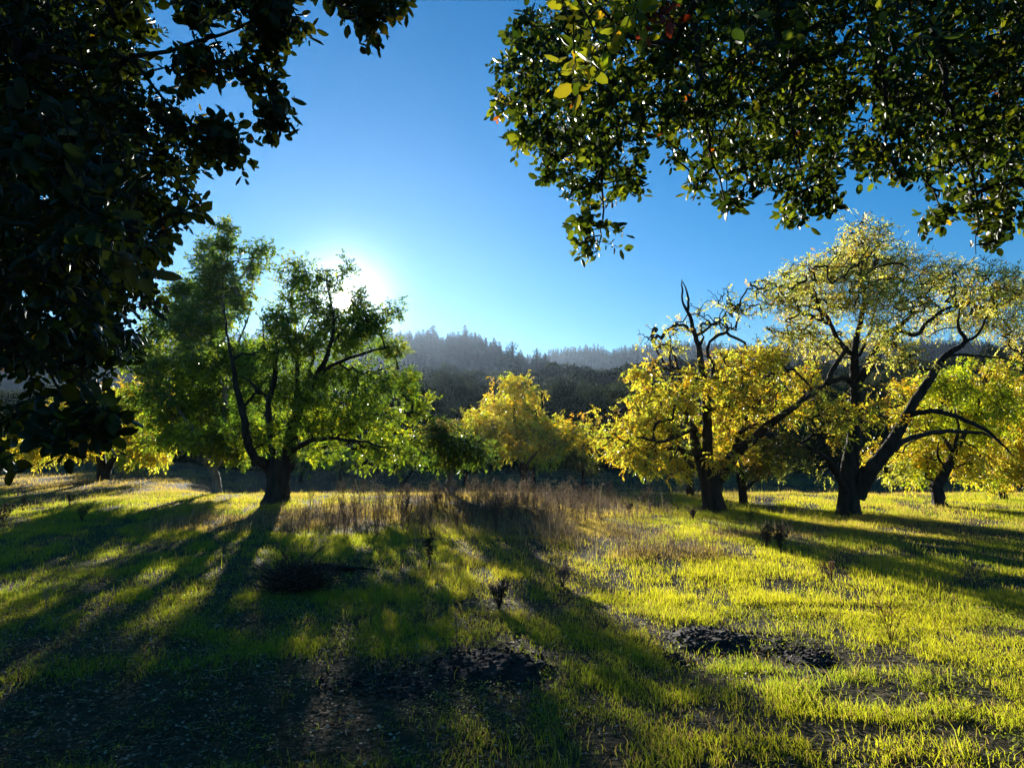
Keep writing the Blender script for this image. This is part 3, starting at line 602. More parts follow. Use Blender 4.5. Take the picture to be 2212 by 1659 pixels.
# ------------------------------------------------------------------ foreground oaks
def oak_left():
    t = Tree('live_oak', 'dark live oak hanging over the left side of the picture with large close leaves', 'tree', (-1500, 1659), 2.6, 'live oaks overhead', leafmat=M_OAKLEAF, template=T_OAK)
    b = t.b; base = np.array([-4.6, 2.4, 0.]); t.b[:] = base; t.root.location = base; t.loc = base; 
    def limb3(pts, sides=10, rough=.05):
        W = smooth_path(np.array(pts, float), .1); t.main.add(W[:, :3] - t.loc, W[:, 3], sides, rough)
        k0 = len(t.nodes); t.nodes += list(W[:, :3]); t.par += [None] + list(range(k0, k0 + len(W) - 1)); t.rad += list(W[:, 3])
    limb3([(-4.6, 2.4, -.1, .34), (-4.55, 2.4, .8, .27), (-4.4, 2.4, 1.8, .24), (-4.1, 2.5, 3.0, .18), (-3.3, 2.7, 4.2, .12), (-2.2, 2.9, 5.0, .08), (-1.0, 3.0, 5.3, .05)], 16)
    limb3([(-4.4, 2.4, 1.8, .14), (-3.7, 2.6, 2.5, .09), (-2.8, 2.8, 3.0, .05), (-2.2, 2.9, 3.1, .03)])
    limb3([(-4.5, 2.4, 1.4, .12), (-3.6, 2.9, 1.9, .08), (-2.9, 3.1, 2.1, .04), (-2.3, 3.1, 2.0, .02)])
    limb3([(-4.1, 2.5, 3.0, .12), (-3.2, 2.2, 3.6, .08), (-2.2, 2.0, 3.9, .05), (-1.3, 2.0, 4.0, .03), (-.6, 2.0, 3.9, .02)])
    t.Y = 2.0
    t.limb([(60, 120, 22), (180, 132, 17), (248, 136, 14), (280, 114, 11), (360, 86, 9), (408, 68, 8), (460, 60, 7), (552, 54, 5), (600, 40, 3)], sides=8)
    t.limb([(248, 136, 11), (270, 145, 10), (312, 163, 9), (345, 205, 7), (400, 250, 6), (445, 285, 5), (480, 300, 3)], sides=8)
    t.limb([(312, 163, 6), (345, 155, 5), (370, 144, 3)], sides=6)
    t.limb([(440, 62, 4), (470, 120, 4), (500, 150, 4), (545, 182, 3), (590, 205, 3), (630, 232, 2)], sides=6)
    t.limb([(0, 300, 14), (120, 330, 10), (240, 420, 7), (350, 520, 4)], sides=8)
    t.limb([(-20, 500, 14), (100, 560, 9), (200, 680, 6), (260, 790, 3)], sides=8)
    t.limb([(-40, 700, 14), (60, 760, 8), (140, 850, 5), (200, 920, 3)], sides=8)
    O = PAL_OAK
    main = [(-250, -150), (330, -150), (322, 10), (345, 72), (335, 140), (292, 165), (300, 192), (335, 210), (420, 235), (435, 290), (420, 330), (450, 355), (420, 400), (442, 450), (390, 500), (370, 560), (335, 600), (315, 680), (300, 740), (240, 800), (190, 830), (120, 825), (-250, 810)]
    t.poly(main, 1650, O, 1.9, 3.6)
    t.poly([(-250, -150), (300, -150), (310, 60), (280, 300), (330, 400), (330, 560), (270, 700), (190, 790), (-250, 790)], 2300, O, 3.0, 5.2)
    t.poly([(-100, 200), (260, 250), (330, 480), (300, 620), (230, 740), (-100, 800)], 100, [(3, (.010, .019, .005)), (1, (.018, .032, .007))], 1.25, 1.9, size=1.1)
    t.poly([(336, -20), (616, -20), (640, 20), (600, 60), (540, 60), (480, 30), (420, 60), (360, 40)], 40, O, 1.8, 2.2)
    t.poly([(550, 20), (620, 10), (625, 90), (600, 118), (560, 105), (545, 60)], 24, O, 1.9, 2.1)
    t.poly([(620, 40), (665, 65), (672, 78), (640, 75)], 4, O, 1.95, 2.05)
    t.poly([(505, 110), (560, 120), (610, 180), (645, 220), (640, 235), (600, 275), (570, 270), (530, 220), (520, 170)], 18, O, 1.9, 2.1)
    t.poly([(376, 100), (440, 90), (480, 110), (510, 130), (450, 190), (400, 200), (380, 150)], 22, O, 1.9, 2.3)
    t.poly([(440, 260), (500, 265), (525, 320), (520, 365), (500, 345), (470, 340)], 24, O, 1.9, 2.2)
    t.poly([(560, 245), (610, 240), (600, 285), (565, 275)], 6, O, 1.9, 2.0)
    t.poly([(700, -40), (890, -40), (912, 25), (840, 20), (830, 60), (800, 100), (785, 60), (740, 40), (715, 10)], 44, O, 1.9, 2.2)
    t.poly([(87, 890), (140, 900), (135, 960), (95, 950)], 9, O, 1.5, 1.8, size=1.05)
    t.poly([(173, 850), (250, 850), (235, 930), (200, 960), (175, 930)], 12, O, 1.5, 2.0, size=1.1)
    t.poly([(-20, 960), (25, 975), (20, 1000), (-20, 1000)], 4, O, 1.7, 1.9)
    t.poly([(-20, 870), (66, 880), (60, 925), (-20, 930)], 14, O, 1.8, 2.4)
    t.grow(twig_r=.0017, seg=.14, droop=.08, wiggle=.09); t.sprigs(nl=10, size=.042, tlen=.13); t.finish()
oak_left()

def oak_right():
    t = Tree('live_oak', 'sunlit live oak canopy hanging from above over the upper right of the picture', 'tree', (3500, 1659), 3.5, 'live oaks overhead', leafmat=M_OAKLEAF, template=T_OAK)
    base = np.array([5.6, 3.2, 0.]); t.b[:] = base; t.root.location = base; t.loc = base
    def limb3(pts, sides=10, rough=.05):
        W = smooth_path(np.array(pts, float), .15); t.main.add(W[:, :3] - t.loc, W[:, 3], sides, rough)
        k0 = len(t.nodes); t.nodes += list(W[:, :3]); t.par += [None] + list(range(k0, k0 + len(W) - 1)); t.rad += list(W[:, 3])
    limb3([(5.6, 3.2, -.1, .40), (5.5, 3.2, 1.0, .30), (5.2, 3.3, 2.4, .25), (4.6, 3.5, 3.8, .18), (3.6, 3.8, 5.0, .12), (2.2, 4.0, 5.6, .08), (.9, 4.0, 5.6, .04)], 16)
    limb3([(5.3, 3.3, 2.2, .16), (4.6, 4.4, 3.4, .11), (3.6, 5.2, 4.2, .07), (2.4, 5.4, 4.6, .04), (1.4, 5.2, 4.7, .02)])
    limb3([(4.9, 3.4, 3.2, .14), (3.8, 3.0, 3.9, .09), (2.6, 2.8, 4.1, .06), (1.4, 2.8, 4.0, .04), (.6, 2.8, 3.6, .015)])
    t.Y = 3.3
    t.limb([(1262, 60, 16), (1285, 200, 11), (1297, 330, 7), (1304, 420, 5), (1302, 470, 4), (1299, 513, 3), (1290, 545, 2)], sides=7)
    t.limb([(1500, 40, 16), (1530, 200, 10), (1550, 330, 6), (1556, 430, 3), (1558, 465, 2)], sides=7)
    t.limb([(1700, 60, 16), (1720, 220, 10), (1735, 350, 5), (1750, 440, 2)], sides=7)
    t.limb([(2010, 60, 16), (2060, 250, 10), (2095, 380, 6), (2110, 480, 3), (2108, 550, 1.5)], sides=7)
    t.limb([(1880, 60, 16), (1930, 200, 9), (1990, 330, 5), (2035, 430, 3), (2010, 500, 1.5)], sides=7)
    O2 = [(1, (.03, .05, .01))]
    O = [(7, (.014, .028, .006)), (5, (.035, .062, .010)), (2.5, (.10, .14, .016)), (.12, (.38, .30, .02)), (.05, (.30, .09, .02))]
    main = [(1174, -120), (1174, 0), (1125, 32), (1095, 75), (1105, 119), (1085, 175), (1090, 243), (1110, 281), (1115, 325), (1148, 320), (1190, 385), (1223, 385), (1250, 410), (1270, 380), (1309, 400), (1353, 400), (1374, 385), (1395, 370), (1385, 335), (1396, 297), (1428, 300), (1498, 322), (1510, 360), (1500, 405), (1547, 400), (1617, 400), (1666, 400), (1690, 420), (1763, 420), (1795, 389), (1844, 368), (1892, 385), (1963, 395), (2017, 418), (2060, 440), (2110, 450), (2151, 450), (2184, 440), (2230, 450), (2450, 450), (2450, -120)]
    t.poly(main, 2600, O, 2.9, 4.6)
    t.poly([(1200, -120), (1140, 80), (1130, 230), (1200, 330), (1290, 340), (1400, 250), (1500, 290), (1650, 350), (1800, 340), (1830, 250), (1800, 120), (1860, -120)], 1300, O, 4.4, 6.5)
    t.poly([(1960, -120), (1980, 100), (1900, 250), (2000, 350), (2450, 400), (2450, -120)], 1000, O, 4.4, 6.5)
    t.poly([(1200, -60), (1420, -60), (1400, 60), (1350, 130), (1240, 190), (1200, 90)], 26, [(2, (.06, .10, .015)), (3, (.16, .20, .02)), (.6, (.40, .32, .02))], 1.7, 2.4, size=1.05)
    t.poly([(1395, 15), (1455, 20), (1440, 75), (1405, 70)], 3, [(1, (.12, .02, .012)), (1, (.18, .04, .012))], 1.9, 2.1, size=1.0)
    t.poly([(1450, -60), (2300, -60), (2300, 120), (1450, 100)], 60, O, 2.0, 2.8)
    for p, n in [([(1239, 460), (1275, 455), (1300, 470), (1330, 490), (1353, 525), (1340, 548), (1300, 520), (1280, 555), (1255, 550), (1245, 520)], 22), ([(1060, 120), (1100, 110), (1100, 190), (1065, 190)], 6), ([(1063, 185), (1100, 200), (1095, 250), (1068, 245)], 8), ([(1098, 285), (1135, 290), (1140, 335), (1100, 330)], 8), ([(1165, 365), (1200, 360), (1195, 395), (1175, 395)], 6),
                 ([(1223, 385), (1290, 390), (1270, 450), (1234, 448)], 14), ([(1290, 380), (1400, 385), (1370, 435), (1310, 440)], 16), ([(1440, 320), (1477, 320), (1475, 362), (1445, 360)], 7), ([(1488, 390), (1520, 380), (1510, 430), (1490, 428)], 7),
                 ([(1535, 400), (1617, 405), (1605, 465), (1560, 475)], 14), ([(1666, 405), (1720, 405), (1765, 480), (1690, 475)], 16), ([(1730, 400), (1817, 400), (1810, 440), (1760, 470)], 16), ([(2000, 455), (2045, 445), (2040, 500), (2020, 515), (1995, 500)], 12), ([(2070, 440), (2150, 450), (2184, 500), (2120, 560), (2095, 500)], 26), ([(2160, 440), (2212, 440), (2230, 500), (2170, 500)], 8)]:
        t.poly(p, n, O, 3.1, 3.7)
    # the crown goes on unseen overhead and behind the viewer, added for shade
    n = 1300; P = np.stack([rng.uniform(-5.5, 6, n), rng.uniform(-6, 4.5, n), rng.uniform(0, 1, n)], -1)
    lo = np.maximum(2.7, 2.15 + .80 * np.maximum(P[:, 1], 0) + .10 * np.abs(P[:, 0])); P[:, 2] = lo + P[:, 2] * 1.6
    limb3([(2.2, 4.0, 5.6, .10), (1.2, 1.5, 5.2, .08), (.5, -1.5, 4.6, .06), (0, -4.5, 4.2, .03)]); limb3([(.8, .5, 5.0, .06), (-1.5, -.8, 4.4, .05), (-4, -2, 4.0, .03)]); limb3([(4.6, 3.5, 3.8, .10), (4.0, .5, 4.2, .07), (3.2, -3.5, 4.0, .03)])
    t.att += [(p, O2, {'size': 1.5}) for p in P]
    t.grow(twig_r=.0017, seg=.2, droop=.05, wiggle=.08); t.sprigs(nl=9, size=.047, tlen=.14); t.finish()
oak_right()

# ------------------------------------------------------------------ woods and hillside trees
def blob_crown(rad, height, n, leaf, lobes, pal, base_h=.15, seed=0):
    """crown mesh data: leaf faces spread through the outer part of many lobes"""
    g = np.random.default_rng(seed); V = []; 
    C = []; 
    for i in range(lobes):
        a = g.uniform(0, 2 * math.pi); q = g.random() ** .6; h = g.random()
        w = math.sqrt(max(0.05, 1 - (h * 1.05 - .25) ** 2 * 1.2))
        C.append((rad * .72 * q * w * math.cos(a), rad * .72 * q * w * math.sin(a), height * (base_h + (1 - base_h) * h * .82), rad * g.uniform(.26, .46)))
    C = np.array(C); pk = g.choice(lobes, n, p=C[:, 3] ** 2 / (C[:, 3] ** 2).sum())
    u = unit(g.normal(size=(n, 3))); u[:, 2] = np.where(u[:, 2] < -.3, -u[:, 2], u[:, 2])
    P = C[pk, :3] + u * (C[pk, 3] * g.uniform(.72, 1.06, n))[:, None] * np.array([1, 1, .8])
    P[:, 2] = np.maximum(P[:, 2], .1)
    A = unit(u + g.normal(size=(n, 3)) * .7); Nn = unit(u + g.normal(size=(n, 3)) * .5)
    ln = leaf * g.uniform(.6, 1.4, n)
    V, F = leaves(P, A, Nn, ln, ln * .8, T_RHOMB)
    w = np.array([p[0] for p in pal], float); w /= w.sum()
    lobecol = np.array([p[1] for p in pal])[g.choice(len(w), lobes, p=w)] * g.uniform(.8, 1.2, (lobes, 1))
    c = lobecol[pk] * g.uniform(.75, 1.25, (n, 1))
    return V, F, np.repeat(c, 4, 0)
def make_hill_tree(name, label, cat, group, crown, trunk_h, trunk_r, bark):
    r = tag(empty(name, (0, 0, 0)), label, cat, group)
    V, F, c = crown; mesh_obj('crown', V, F, M_FARLEAF, r, c)
    T = Tubes(); T.add([(0, 0, -.6), (0, 0, trunk_h * .5), (.1, .05, trunk_h)], [trunk_r * 1.2, trunk_r, trunk_r * .6], 7)
    for k in range(5):
        a = k * 1.3; q = trunk_h * .8; T.add([(.05, 0, q * .6), (math.cos(a) * q * .2, math.sin(a) * q * .2, q * .9), (math.cos(a) * q * .4, math.sin(a) * q * .4, q * 1.2)], [trunk_r * .5, trunk_r * .35, trunk_r * .15], 5)
    T.build('trunk', bark, r); return r
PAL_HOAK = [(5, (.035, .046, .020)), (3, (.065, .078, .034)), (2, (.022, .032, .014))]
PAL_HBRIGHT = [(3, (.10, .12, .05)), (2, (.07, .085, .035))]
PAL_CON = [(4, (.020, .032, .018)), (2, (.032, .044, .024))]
used = set()
def place(root, loc, rz, sc, label=None):
    if root.name not in used: used.add(root.name); r = root; 
    else:
        r = root.copy(); COL.objects.link(r)
        for ch in root.children: c = ch.copy(); COL.objects.link(c); c.parent = r
    r.location = loc; r.rotation_euler = (0, 0, rz); r.scale = sc
    if label: r['label'] = label
    return r
PX_TAB = np.linspace(-700, 2900, 721); B_TAB = np.array([math.atan2(ray(p, 900)[0], ray(p, 900)[1]) for p in PX_TAB])
def bear(px): return float(np.interp(px, PX_TAB, B_TAB))

# edge wood: round dark oaks behind the meadow
LAB_EDGE = 'dark round oak in the unbroken row at the foot of the hill'
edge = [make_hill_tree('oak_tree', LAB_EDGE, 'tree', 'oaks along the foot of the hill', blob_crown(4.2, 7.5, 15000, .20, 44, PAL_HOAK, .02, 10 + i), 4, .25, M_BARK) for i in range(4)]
EDGE_PX = [(-600, 840), (700, 840), (800, 830), (890, 812), (972, 808), (1010, 812), (1040, 832), (1100, 838), (1160, 838), (1216, 834), (1257, 826), (1300, 834), (1345, 830), (1500, 825), (2212, 810), (2800, 810)]
i = 0
for row, (r0, dpx, drop, jit) in enumerate([(64, 46, -8, 6), (72, 50, 0, 8), (82, 50, -6, 8)]):
    px = (470 if row == 0 else -200) + 20 * row
    while px < 2420:
        b = bear(px); r = r0 + rng.uniform(-2, 2); zt = np.interp(px, [p[0] for p in EDGE_PX], [p[1] for p in EDGE_PX]) + drop + rng.uniform(-jit, jit)
        gz = float(hill_z(np.array([b]), np.array([r]))[0]); gz = -.75 if r < 70 else gz
        top = z_of(px, zt, r); h = max(2.5, top - gz); s = h / 7.5; sw = (dpx * r / F_PX) / 4.2 * rng.uniform(.8, 1.1)
        place(edge[i % 4], (r * math.sin(b), r * math.cos(b), gz), rng.uniform(0, 6.28), (sw, sw, s)); i += 1
        px += dpx * rng.uniform(.85, 1.25)
# lighter olive bushes on top of the wood edge
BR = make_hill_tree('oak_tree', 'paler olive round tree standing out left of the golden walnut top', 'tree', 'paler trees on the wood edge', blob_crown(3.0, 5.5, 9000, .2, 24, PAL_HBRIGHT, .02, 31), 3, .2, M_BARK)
for (px, py, w, lab) in [(1045, 838, 46, None), (1350, 815, 60, 'paler olive round tree rising beside the left edge of the stout yellow walnut'), (1262, 822, 36, 'small paler olive tree on the dark wood edge, between two yellow walnuts')]:
    b = bear(px); r = 90.; gz = float(hill_z(np.array([b]), np.array([r]))[0]); h = z_of(px, py, r) - gz
    place(BR, (r * math.sin(b), r * math.cos(b), gz), rng.uniform(0, 6), (w * r / F_PX / 3, w * r / F_PX / 3, h / 5.5), lab)
# low oak hill behind
LAB_HOAK = 'dark rounded oak on the low hill below the conifers, among many alike'
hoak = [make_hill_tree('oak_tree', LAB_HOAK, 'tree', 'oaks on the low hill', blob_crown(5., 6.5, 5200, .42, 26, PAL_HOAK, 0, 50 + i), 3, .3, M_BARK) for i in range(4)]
i = 0
for (r0, dpx) in [(104, 52), (122, 46), (140, 40), (158, 36)]:
    px = 680 + rng.uniform(0, 20)
    while px < 2240:
        b = bear(px); r = r0 + rng.uniform(-6, 6); gz = float(hill_z(np.array([b]), np.array([r]))[0]); s = dpx * r / F_PX / 5 * rng.uniform(.85, 1.25)
        place(hoak[i % 4], (r * math.sin(b), r * math.cos(b), gz - .3), rng.uniform(0, 6.28), (s, s, rng.uniform(.8, 1.15))); i += 1
        px += dpx * rng.uniform(.9, 1.3)

def conifer(seed, h=12, w=2.6, n_wh=26, leaf=.8, open_=0.0):
    g = np.random.default_rng(seed); P = []; A = []; 
    for k in range(n_wh):
        f = k / (n_wh - 1); z = h * (.08 + .9 * f); rr = w * (1 - f) ** (.5 + .3 * (seed % 3) / 2) * g.uniform(.75, 1.15) + .15
        for j in range(int(5 + 5 * (1 - f))):
            if g.random() < open_: continue
            a = g.uniform(0, 6.28); L_ = rr * g.uniform(.6, 1.1); m = max(2, int(L_ / .35))
            for q in np.linspace(.15, 1, m):
                for _ in range(2):
                    P.append((math.cos(a) * L_ * q, math.sin(a) * L_ * q, z - .25 * L_ * q * q)); A.append((math.cos(a) + g.normal() * .5, math.sin(a) + g.normal() * .5, -.3 + g.normal() * .3))
    P = np.array(P); A = np.array(A); n = len(P); ln = leaf * g.uniform(.5, 1.1, n)
    V, F = leaves(P, A, np.array([0, 0, 1.]) + g.normal(size=(n, 3)) * .5, ln, ln * .45, T_RHOMB)
    c = np.array([.022, .034, .018]) * g.uniform(.7, 1.4, (n, 1)); return V, F, np.repeat(c, 4, 0)
LAB_CON = 'hazy pointed conifer on the wooded ridge, among many alike'
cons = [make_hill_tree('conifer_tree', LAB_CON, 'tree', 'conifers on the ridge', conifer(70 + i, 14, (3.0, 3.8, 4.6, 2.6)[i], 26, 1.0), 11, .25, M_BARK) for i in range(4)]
def con_spots(tabs):
    out = []
    for (r0, dpx, lo, hi, hsc, jit) in tabs:
        px = lo
        while px < hi:
            out.append((px, r0 + rng.uniform(-jit, jit), hsc * rng.uniform(.6, 1.0) * (1.5 if rng.random() < .2 else 1.15))); px += dpx * rng.uniform(.6, 1.4)
    return out
spots = con_spots([(402, 8.5, 760, 1190, .62, 5), (394, 10, 760, 1190, .58, 5), (380, 12, 780, 1185, .58, 6), (362, 13, 780, 1180, .58, 6), (344, 15, 780, 1180, .56, 6), (326, 16, 780, 1200, .55, 6), (305, 18, 780, 1200, .5, 8), (285, 20, 780, 1200, .5, 8)])
for i, (px, r, s) in enumerate(spots[:290]):
    b = bear(px); gz = float(hill_z(np.array([b]), np.array([r]))[0])
    place(cons[i % 4], (r * math.sin(b), r * math.cos(b), gz - .5), rng.uniform(0, 6.28), (s, s, s))
# named stand-outs
def stand_out(px, ytop, ybase, r, seed, label, w, open_=.25):
    b = bear(px); h = (ybase - ytop) * r / F_PX; 
    t = make_hill_tree('conifer_tree', label, 'tree', 'conifers on the ridge', conifer(seed, h, w, 24, .55, open_), h * .96, .22, M_BARK)
    zt = z_of(px, ytop, r); t.location = (r * math.sin(b), r * math.cos(b), zt - h)
stand_out(1106, 737, 792, 205, 90, 'single tall dark conifer with rounded top standing clear above the low hill', 3.6, .2)
stand_out(1160, 752, 792, 240, 91, 'slim paler conifer in the dip between the two ridges', 2.6)
stand_out(1178, 762, 792, 250, 92, 'shorter conifer at the right foot of the slim pale one', 2.2)
# far ridge: a wood that reads as one mass
def far_wood():
    V0 = []; F0 = []; C0 = []; n = 0; T = [conifer(100 + i, 13, (2.6, 3.2, 2.2)[i], 12, 1.5) for i in range(3)]
    tabs = con_spots([(722, 5, 1120, 2450, .62, 6), (706, 6, 1120, 2450, .6, 8), (680, 8, 1140, 2450, .6, 10), (650, 9, 1150, 2450, .6, 10), (615, 10, 1150, 2450, .6, 12), (575, 12, 1150, 2450, .6, 12), (530, 14, 1150, 2450, .55, 12), (470, 16, 1180, 2450, .55, 12), (400, 18, 1200, 2450, .5, 12), (330, 20, 1200, 2450, .5, 12), (402, 12, -300, 760, .62, 6), (380, 18, -300, 780, .6, 10), (350, 22, -300, 780, .6, 10), (722, 16, -300, 1120, .6, 6)])
    for i, (px, r, s) in enumerate(tabs + spots[290:]):
        b = bear(px); gz = float(hill_z(np.array([b]), np.array([r]))[0]); V, F, c = T[i % 3]; a = rng.uniform(0, 6.28); ca, sa = math.cos(a), math.sin(a)
        W = V * s; W = np.stack([W[:, 0] * ca - W[:, 1] * sa + r * math.sin(b), W[:, 0] * sa + W[:, 1] * ca + r * math.cos(b), W[:, 2] + gz - .5], -1)
        V0.append(W); F0.append(F + n); C0.append(c); n += len(V)
    o = mesh_obj('far_wood', np.concatenate(V0), np.concatenate(F0), M_FARLEAF, None, np.concatenate(C0))
    tag(o, 'bluish distant conifer wood covering the far ridge on the right', 'wood', kind='stuff')
far_wood()

# ------------------------------------------------------------------ meadow: grass, weeds, soil, litter
def ell(cx, cy, rx, ry):   # picture ellipse on the ground -> world centre and radii
    c = ground_at(cx, cy); a = ground_at(cx + rx, cy); f = ground_at(cx, cy - ry); n_ = ground_at(cx, cy + ry)
    return c[0], (f[1] + n_[1]) / 2, abs(a[0] - c[0]), (f[1] - n_[1]) / 2
def inside(x, y, e, soft=.35):
    d = np.hypot((x - e[0]) / e[2], (y - e[1]) / e[3]) + (fbm(x * 2.2, y * 2.2, 41, 3) - .5) * .9
    return np.clip((1 + soft - d) / soft, 0, 1)
BARE = [ell(200, 1550, 420, 60), ell(700, 1620, 260, 26), ell(1750, 1590, 200, 16), ell(1900, 1440, 160, 10), ell(2080, 1500, 60, 26), ell(1620, 1470, 120, 10), ell(1065, 1450, 130, 52), ell(860, 1475, 200, 48), ell(500, 1500, 420, 60), ell(420, 1590, 420, 50), ell(1572, 1380, 125, 30), ell(1740, 1420, 70, 26), ell(1330, 1345, 70, 14), ell(1900, 1510, 120, 20), ell(1500, 1560, 70, 22), ell(2130, 1600, 90, 30), ell(1300, 1600, 60, 30), ell(260, 1400, 180, 18), ell(700, 1240, 90, 8), ell(1120, 1310, 110, 10), ell(2150, 1360, 60, 10), ell(1780, 1310, 90, 6)]
BROWN = [ell(1080, 1095, 230, 32), ell(1210, 1150, 150, 26), ell(500, 1130, 150, 14), ell(720, 1120, 160, 22), ell(1450, 1200, 120, 12), ell(1640, 1160, 100, 8)]
def grass_density(x, y):
    s_ = .16 + .02 * y
    d = (.25 + .75 * np.clip((fbm(x / .9, y / .9, 21, 3) - .32) * 3.0, 0, 1)) * (.18 + 1.0 * np.clip((fbm(x / s_, y / s_, 23, 2) - .34) * 4, 0, 1))
    for e in BARE: d *= 1 - .85 * inside(x, y, e, .7)
    return d
def blades(n, y0, y1, hgt, wid, power, template_mid, seed, tuft=1, pal=None, hnoise=True, maxx=.92, dens=grass_density, lean=.35):
    g = np.random.default_rng(seed)
    u = g.random(n); y = (y0 ** power + u * (y1 ** power - y0 ** power)) ** (1 / power)
    x = g.uniform(-1, 1, n) * (maxx * y + 1.0)
    if tuft > 1:
        x = np.repeat(x, tuft) + g.normal(size=n * tuft) * .035; y = np.repeat(y, tuft) + g.normal(size=n * tuft) * .035
    k = g.random(len(x)) < dens(x, y); x, y = x[k], y[k]; n = len(x)
    z = ground_z(x, y) - .005; hh = hgt * g.uniform(.45, 1.25, n)
    hh = np.where(g.random(n) < .05, hh * g.uniform(1.5, 2.6, n), hh)
    if hnoise: hh *= .55 + 1.1 * fbm(x / .6, y / .6, 33, 3) 
    az = g.uniform(0, 2 * math.pi, n); ln = np.abs(g.normal(size=n)) * lean
    D = np.stack([np.cos(az) * ln, np.sin(az) * ln, np.ones(n)], -1)
    fz = g.uniform(-.9, .9, n); side = np.stack([np.cos(fz), np.sin(fz), 0 * fz], -1) * (wid * g.uniform(.6, 1.3, n) / 2)[:, None]
    B = np.stack([x, y, z], -1)
    if template_mid:
        M = B + D * (hh * .55)[:, None]; bend = np.stack([np.cos(az), np.sin(az), 0 * az], -1) * (hh * g.uniform(.05, .45, n))[:, None]
        T = B + D * hh[:, None] + bend; T[:, 2] -= hh * .1
        V = np.stack([B - side, B + side, M + side * .8, M - side * .8, T], 1).reshape(-1, 3); k = np.arange(n)[:, None] * 5
        F = [(np.array([[0, 1, 2, 3]]) + k).reshape(-1, 4), (np.array([[3, 2, 4]]) + k).reshape(-1, 3)]; nv = 5
    else:
        T = B + D * hh[:, None]; V = np.stack([B - side, B + side, T], 1).reshape(-1, 3); k = np.arange(n)[:, None] * 3
        F = [(np.array([[0, 1, 2]]) + k).reshape(-1, 3)]; nv = 3
    c = pal(x, y, g); return V, F, np.repeat(c, nv, 0)
def pal_grass(x, y, g):
    n = len(x); m = fbm(x / 1.6, y / 1.6, 51, 3)
    green = np.array([.085, .125, .024]); yg = np.array([.165, .185, .027]); dry = np.array([.155, .13, .11])
    c = green + (yg - green) * np.clip((m - .3) * 2.2, 0, 1)[:, None]
    br = np.zeros(n)
    for e in BROWN: br = np.maximum(br, .75 * inside(x, y, e, .6))
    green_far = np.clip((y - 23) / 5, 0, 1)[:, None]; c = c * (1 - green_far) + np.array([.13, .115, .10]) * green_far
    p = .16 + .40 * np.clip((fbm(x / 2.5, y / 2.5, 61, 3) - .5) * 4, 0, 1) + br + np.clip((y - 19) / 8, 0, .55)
    c = np.where((g.random(n) < p)[:, None], dry * g.uniform(.6, 1.2, (n, 1)), c)
    return c * g.uniform(.75, 1.25, (n, 1))
def merge(parts):
    V = []; F = []; C = []; n = 0
    for v, f, c in parts:
        V.append(v); F += [q + n for q in f]; C.append(c); n += len(v)
    return np.concatenate(V), F, np.concatenate(C)
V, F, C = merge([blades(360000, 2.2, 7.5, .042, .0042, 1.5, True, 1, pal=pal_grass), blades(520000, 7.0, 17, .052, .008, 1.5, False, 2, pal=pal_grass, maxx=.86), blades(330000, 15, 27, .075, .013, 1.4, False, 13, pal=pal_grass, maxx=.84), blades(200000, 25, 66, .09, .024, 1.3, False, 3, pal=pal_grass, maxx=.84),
                 blades(9000, 2.2, 6.5, .062, .005, 1.6, True, 4, tuft=8, pal=pal_grass, dens=lambda x, y: grass_density(x, y) * np.clip((fbm(x / .5, y / .5, 71, 3) - .55) * 6, 0, 1))])
tag(mesh_obj('grass', V, F, M_GRASS, None, C), 'short bright green and straw grass over the whole meadow', 'grass', kind='stuff')

def pal_dry(x, y, g):
    n = len(x); w = np.array([[.25, .19, .12], [.17, .12, .08], [.32, .26, .16], [.12, .08, .06]]); return w[g.integers(0, 4, n)] * g.uniform(.7, 1.2, (n, 1))
def brown_dens(x, y):
    d = np.zeros(len(x))
    for e in BROWN: d = np.maximum(d, inside(x, y, e, .7))
    return d * np.clip((fbm(x / .7, y / .7, 91, 3) - .38) * 4, 0, 1)
V, F, C = merge([blades(110000, 5, 22, .26, .007, 1.4, True, 5, pal=pal_dry, dens=brown_dens, lean=.25)])
tag(mesh_obj('dry_grass', V, F, M_DRY, None, C), 'thin brown dry grass stalks standing in patches across the middle of the meadow', 'dry grass', kind='stuff')

def litter():
    g = np.random.default_rng(11); n = 120000; y = (2.2 ** 1.5 + g.random(n) * (9 ** 1.5 - 2.2 ** 1.5)) ** (1 / 1.5); x = g.uniform(-1, .95, n) * (.9 * y + .6)
    left = np.clip((.3 - x / y * 1.6), .05, 1); k = g.random(n) < left * .7 + .3; x, y = x[k], y[k]; n = len(x)
    P = np.stack([x, y, ground_z(x, y) + g.uniform(.003, .02, n)], -1); A = unit(np.concatenate([g.normal(size=(n, 2)), np.zeros((n, 1))], 1)); A[:, 2] = g.normal(size=n) * .18; Nn = np.array([0, 0, 1.]) + g.normal(size=(n, 3)) * .5
    L_ = g.uniform(.012, .038, n); thin = g.random(n) < .5; W = np.where(thin, g.uniform(.001, .003, n), L_ * g.uniform(.3, .7, n)); L_ = np.where(thin, g.uniform(.02, .10, n) * (1 + 1.2 * (g.random(n) < .05)), L_)
    T_FLAT = (T_RHOMB[0] * np.array([1, 1, .25]), T_RHOMB[1]); V, F = leaves(P, A, Nn, L_, W, T_FLAT)
    w = np.array([[.24, .16, .09], [.14, .09, .05], [.50, .42, .30], [.08, .055, .035], [.20, .14, .09]]); c = w[g.integers(0, 5, n)] * g.uniform(.6, 1.2, (n, 1))
    tag(mesh_obj('leaf_litter', V, F, M_DRY, None, np.repeat(c, 4, 0)), 'curled dry leaves and straw scattered over the shaded near ground', 'leaf litter', kind='stuff')
litter()

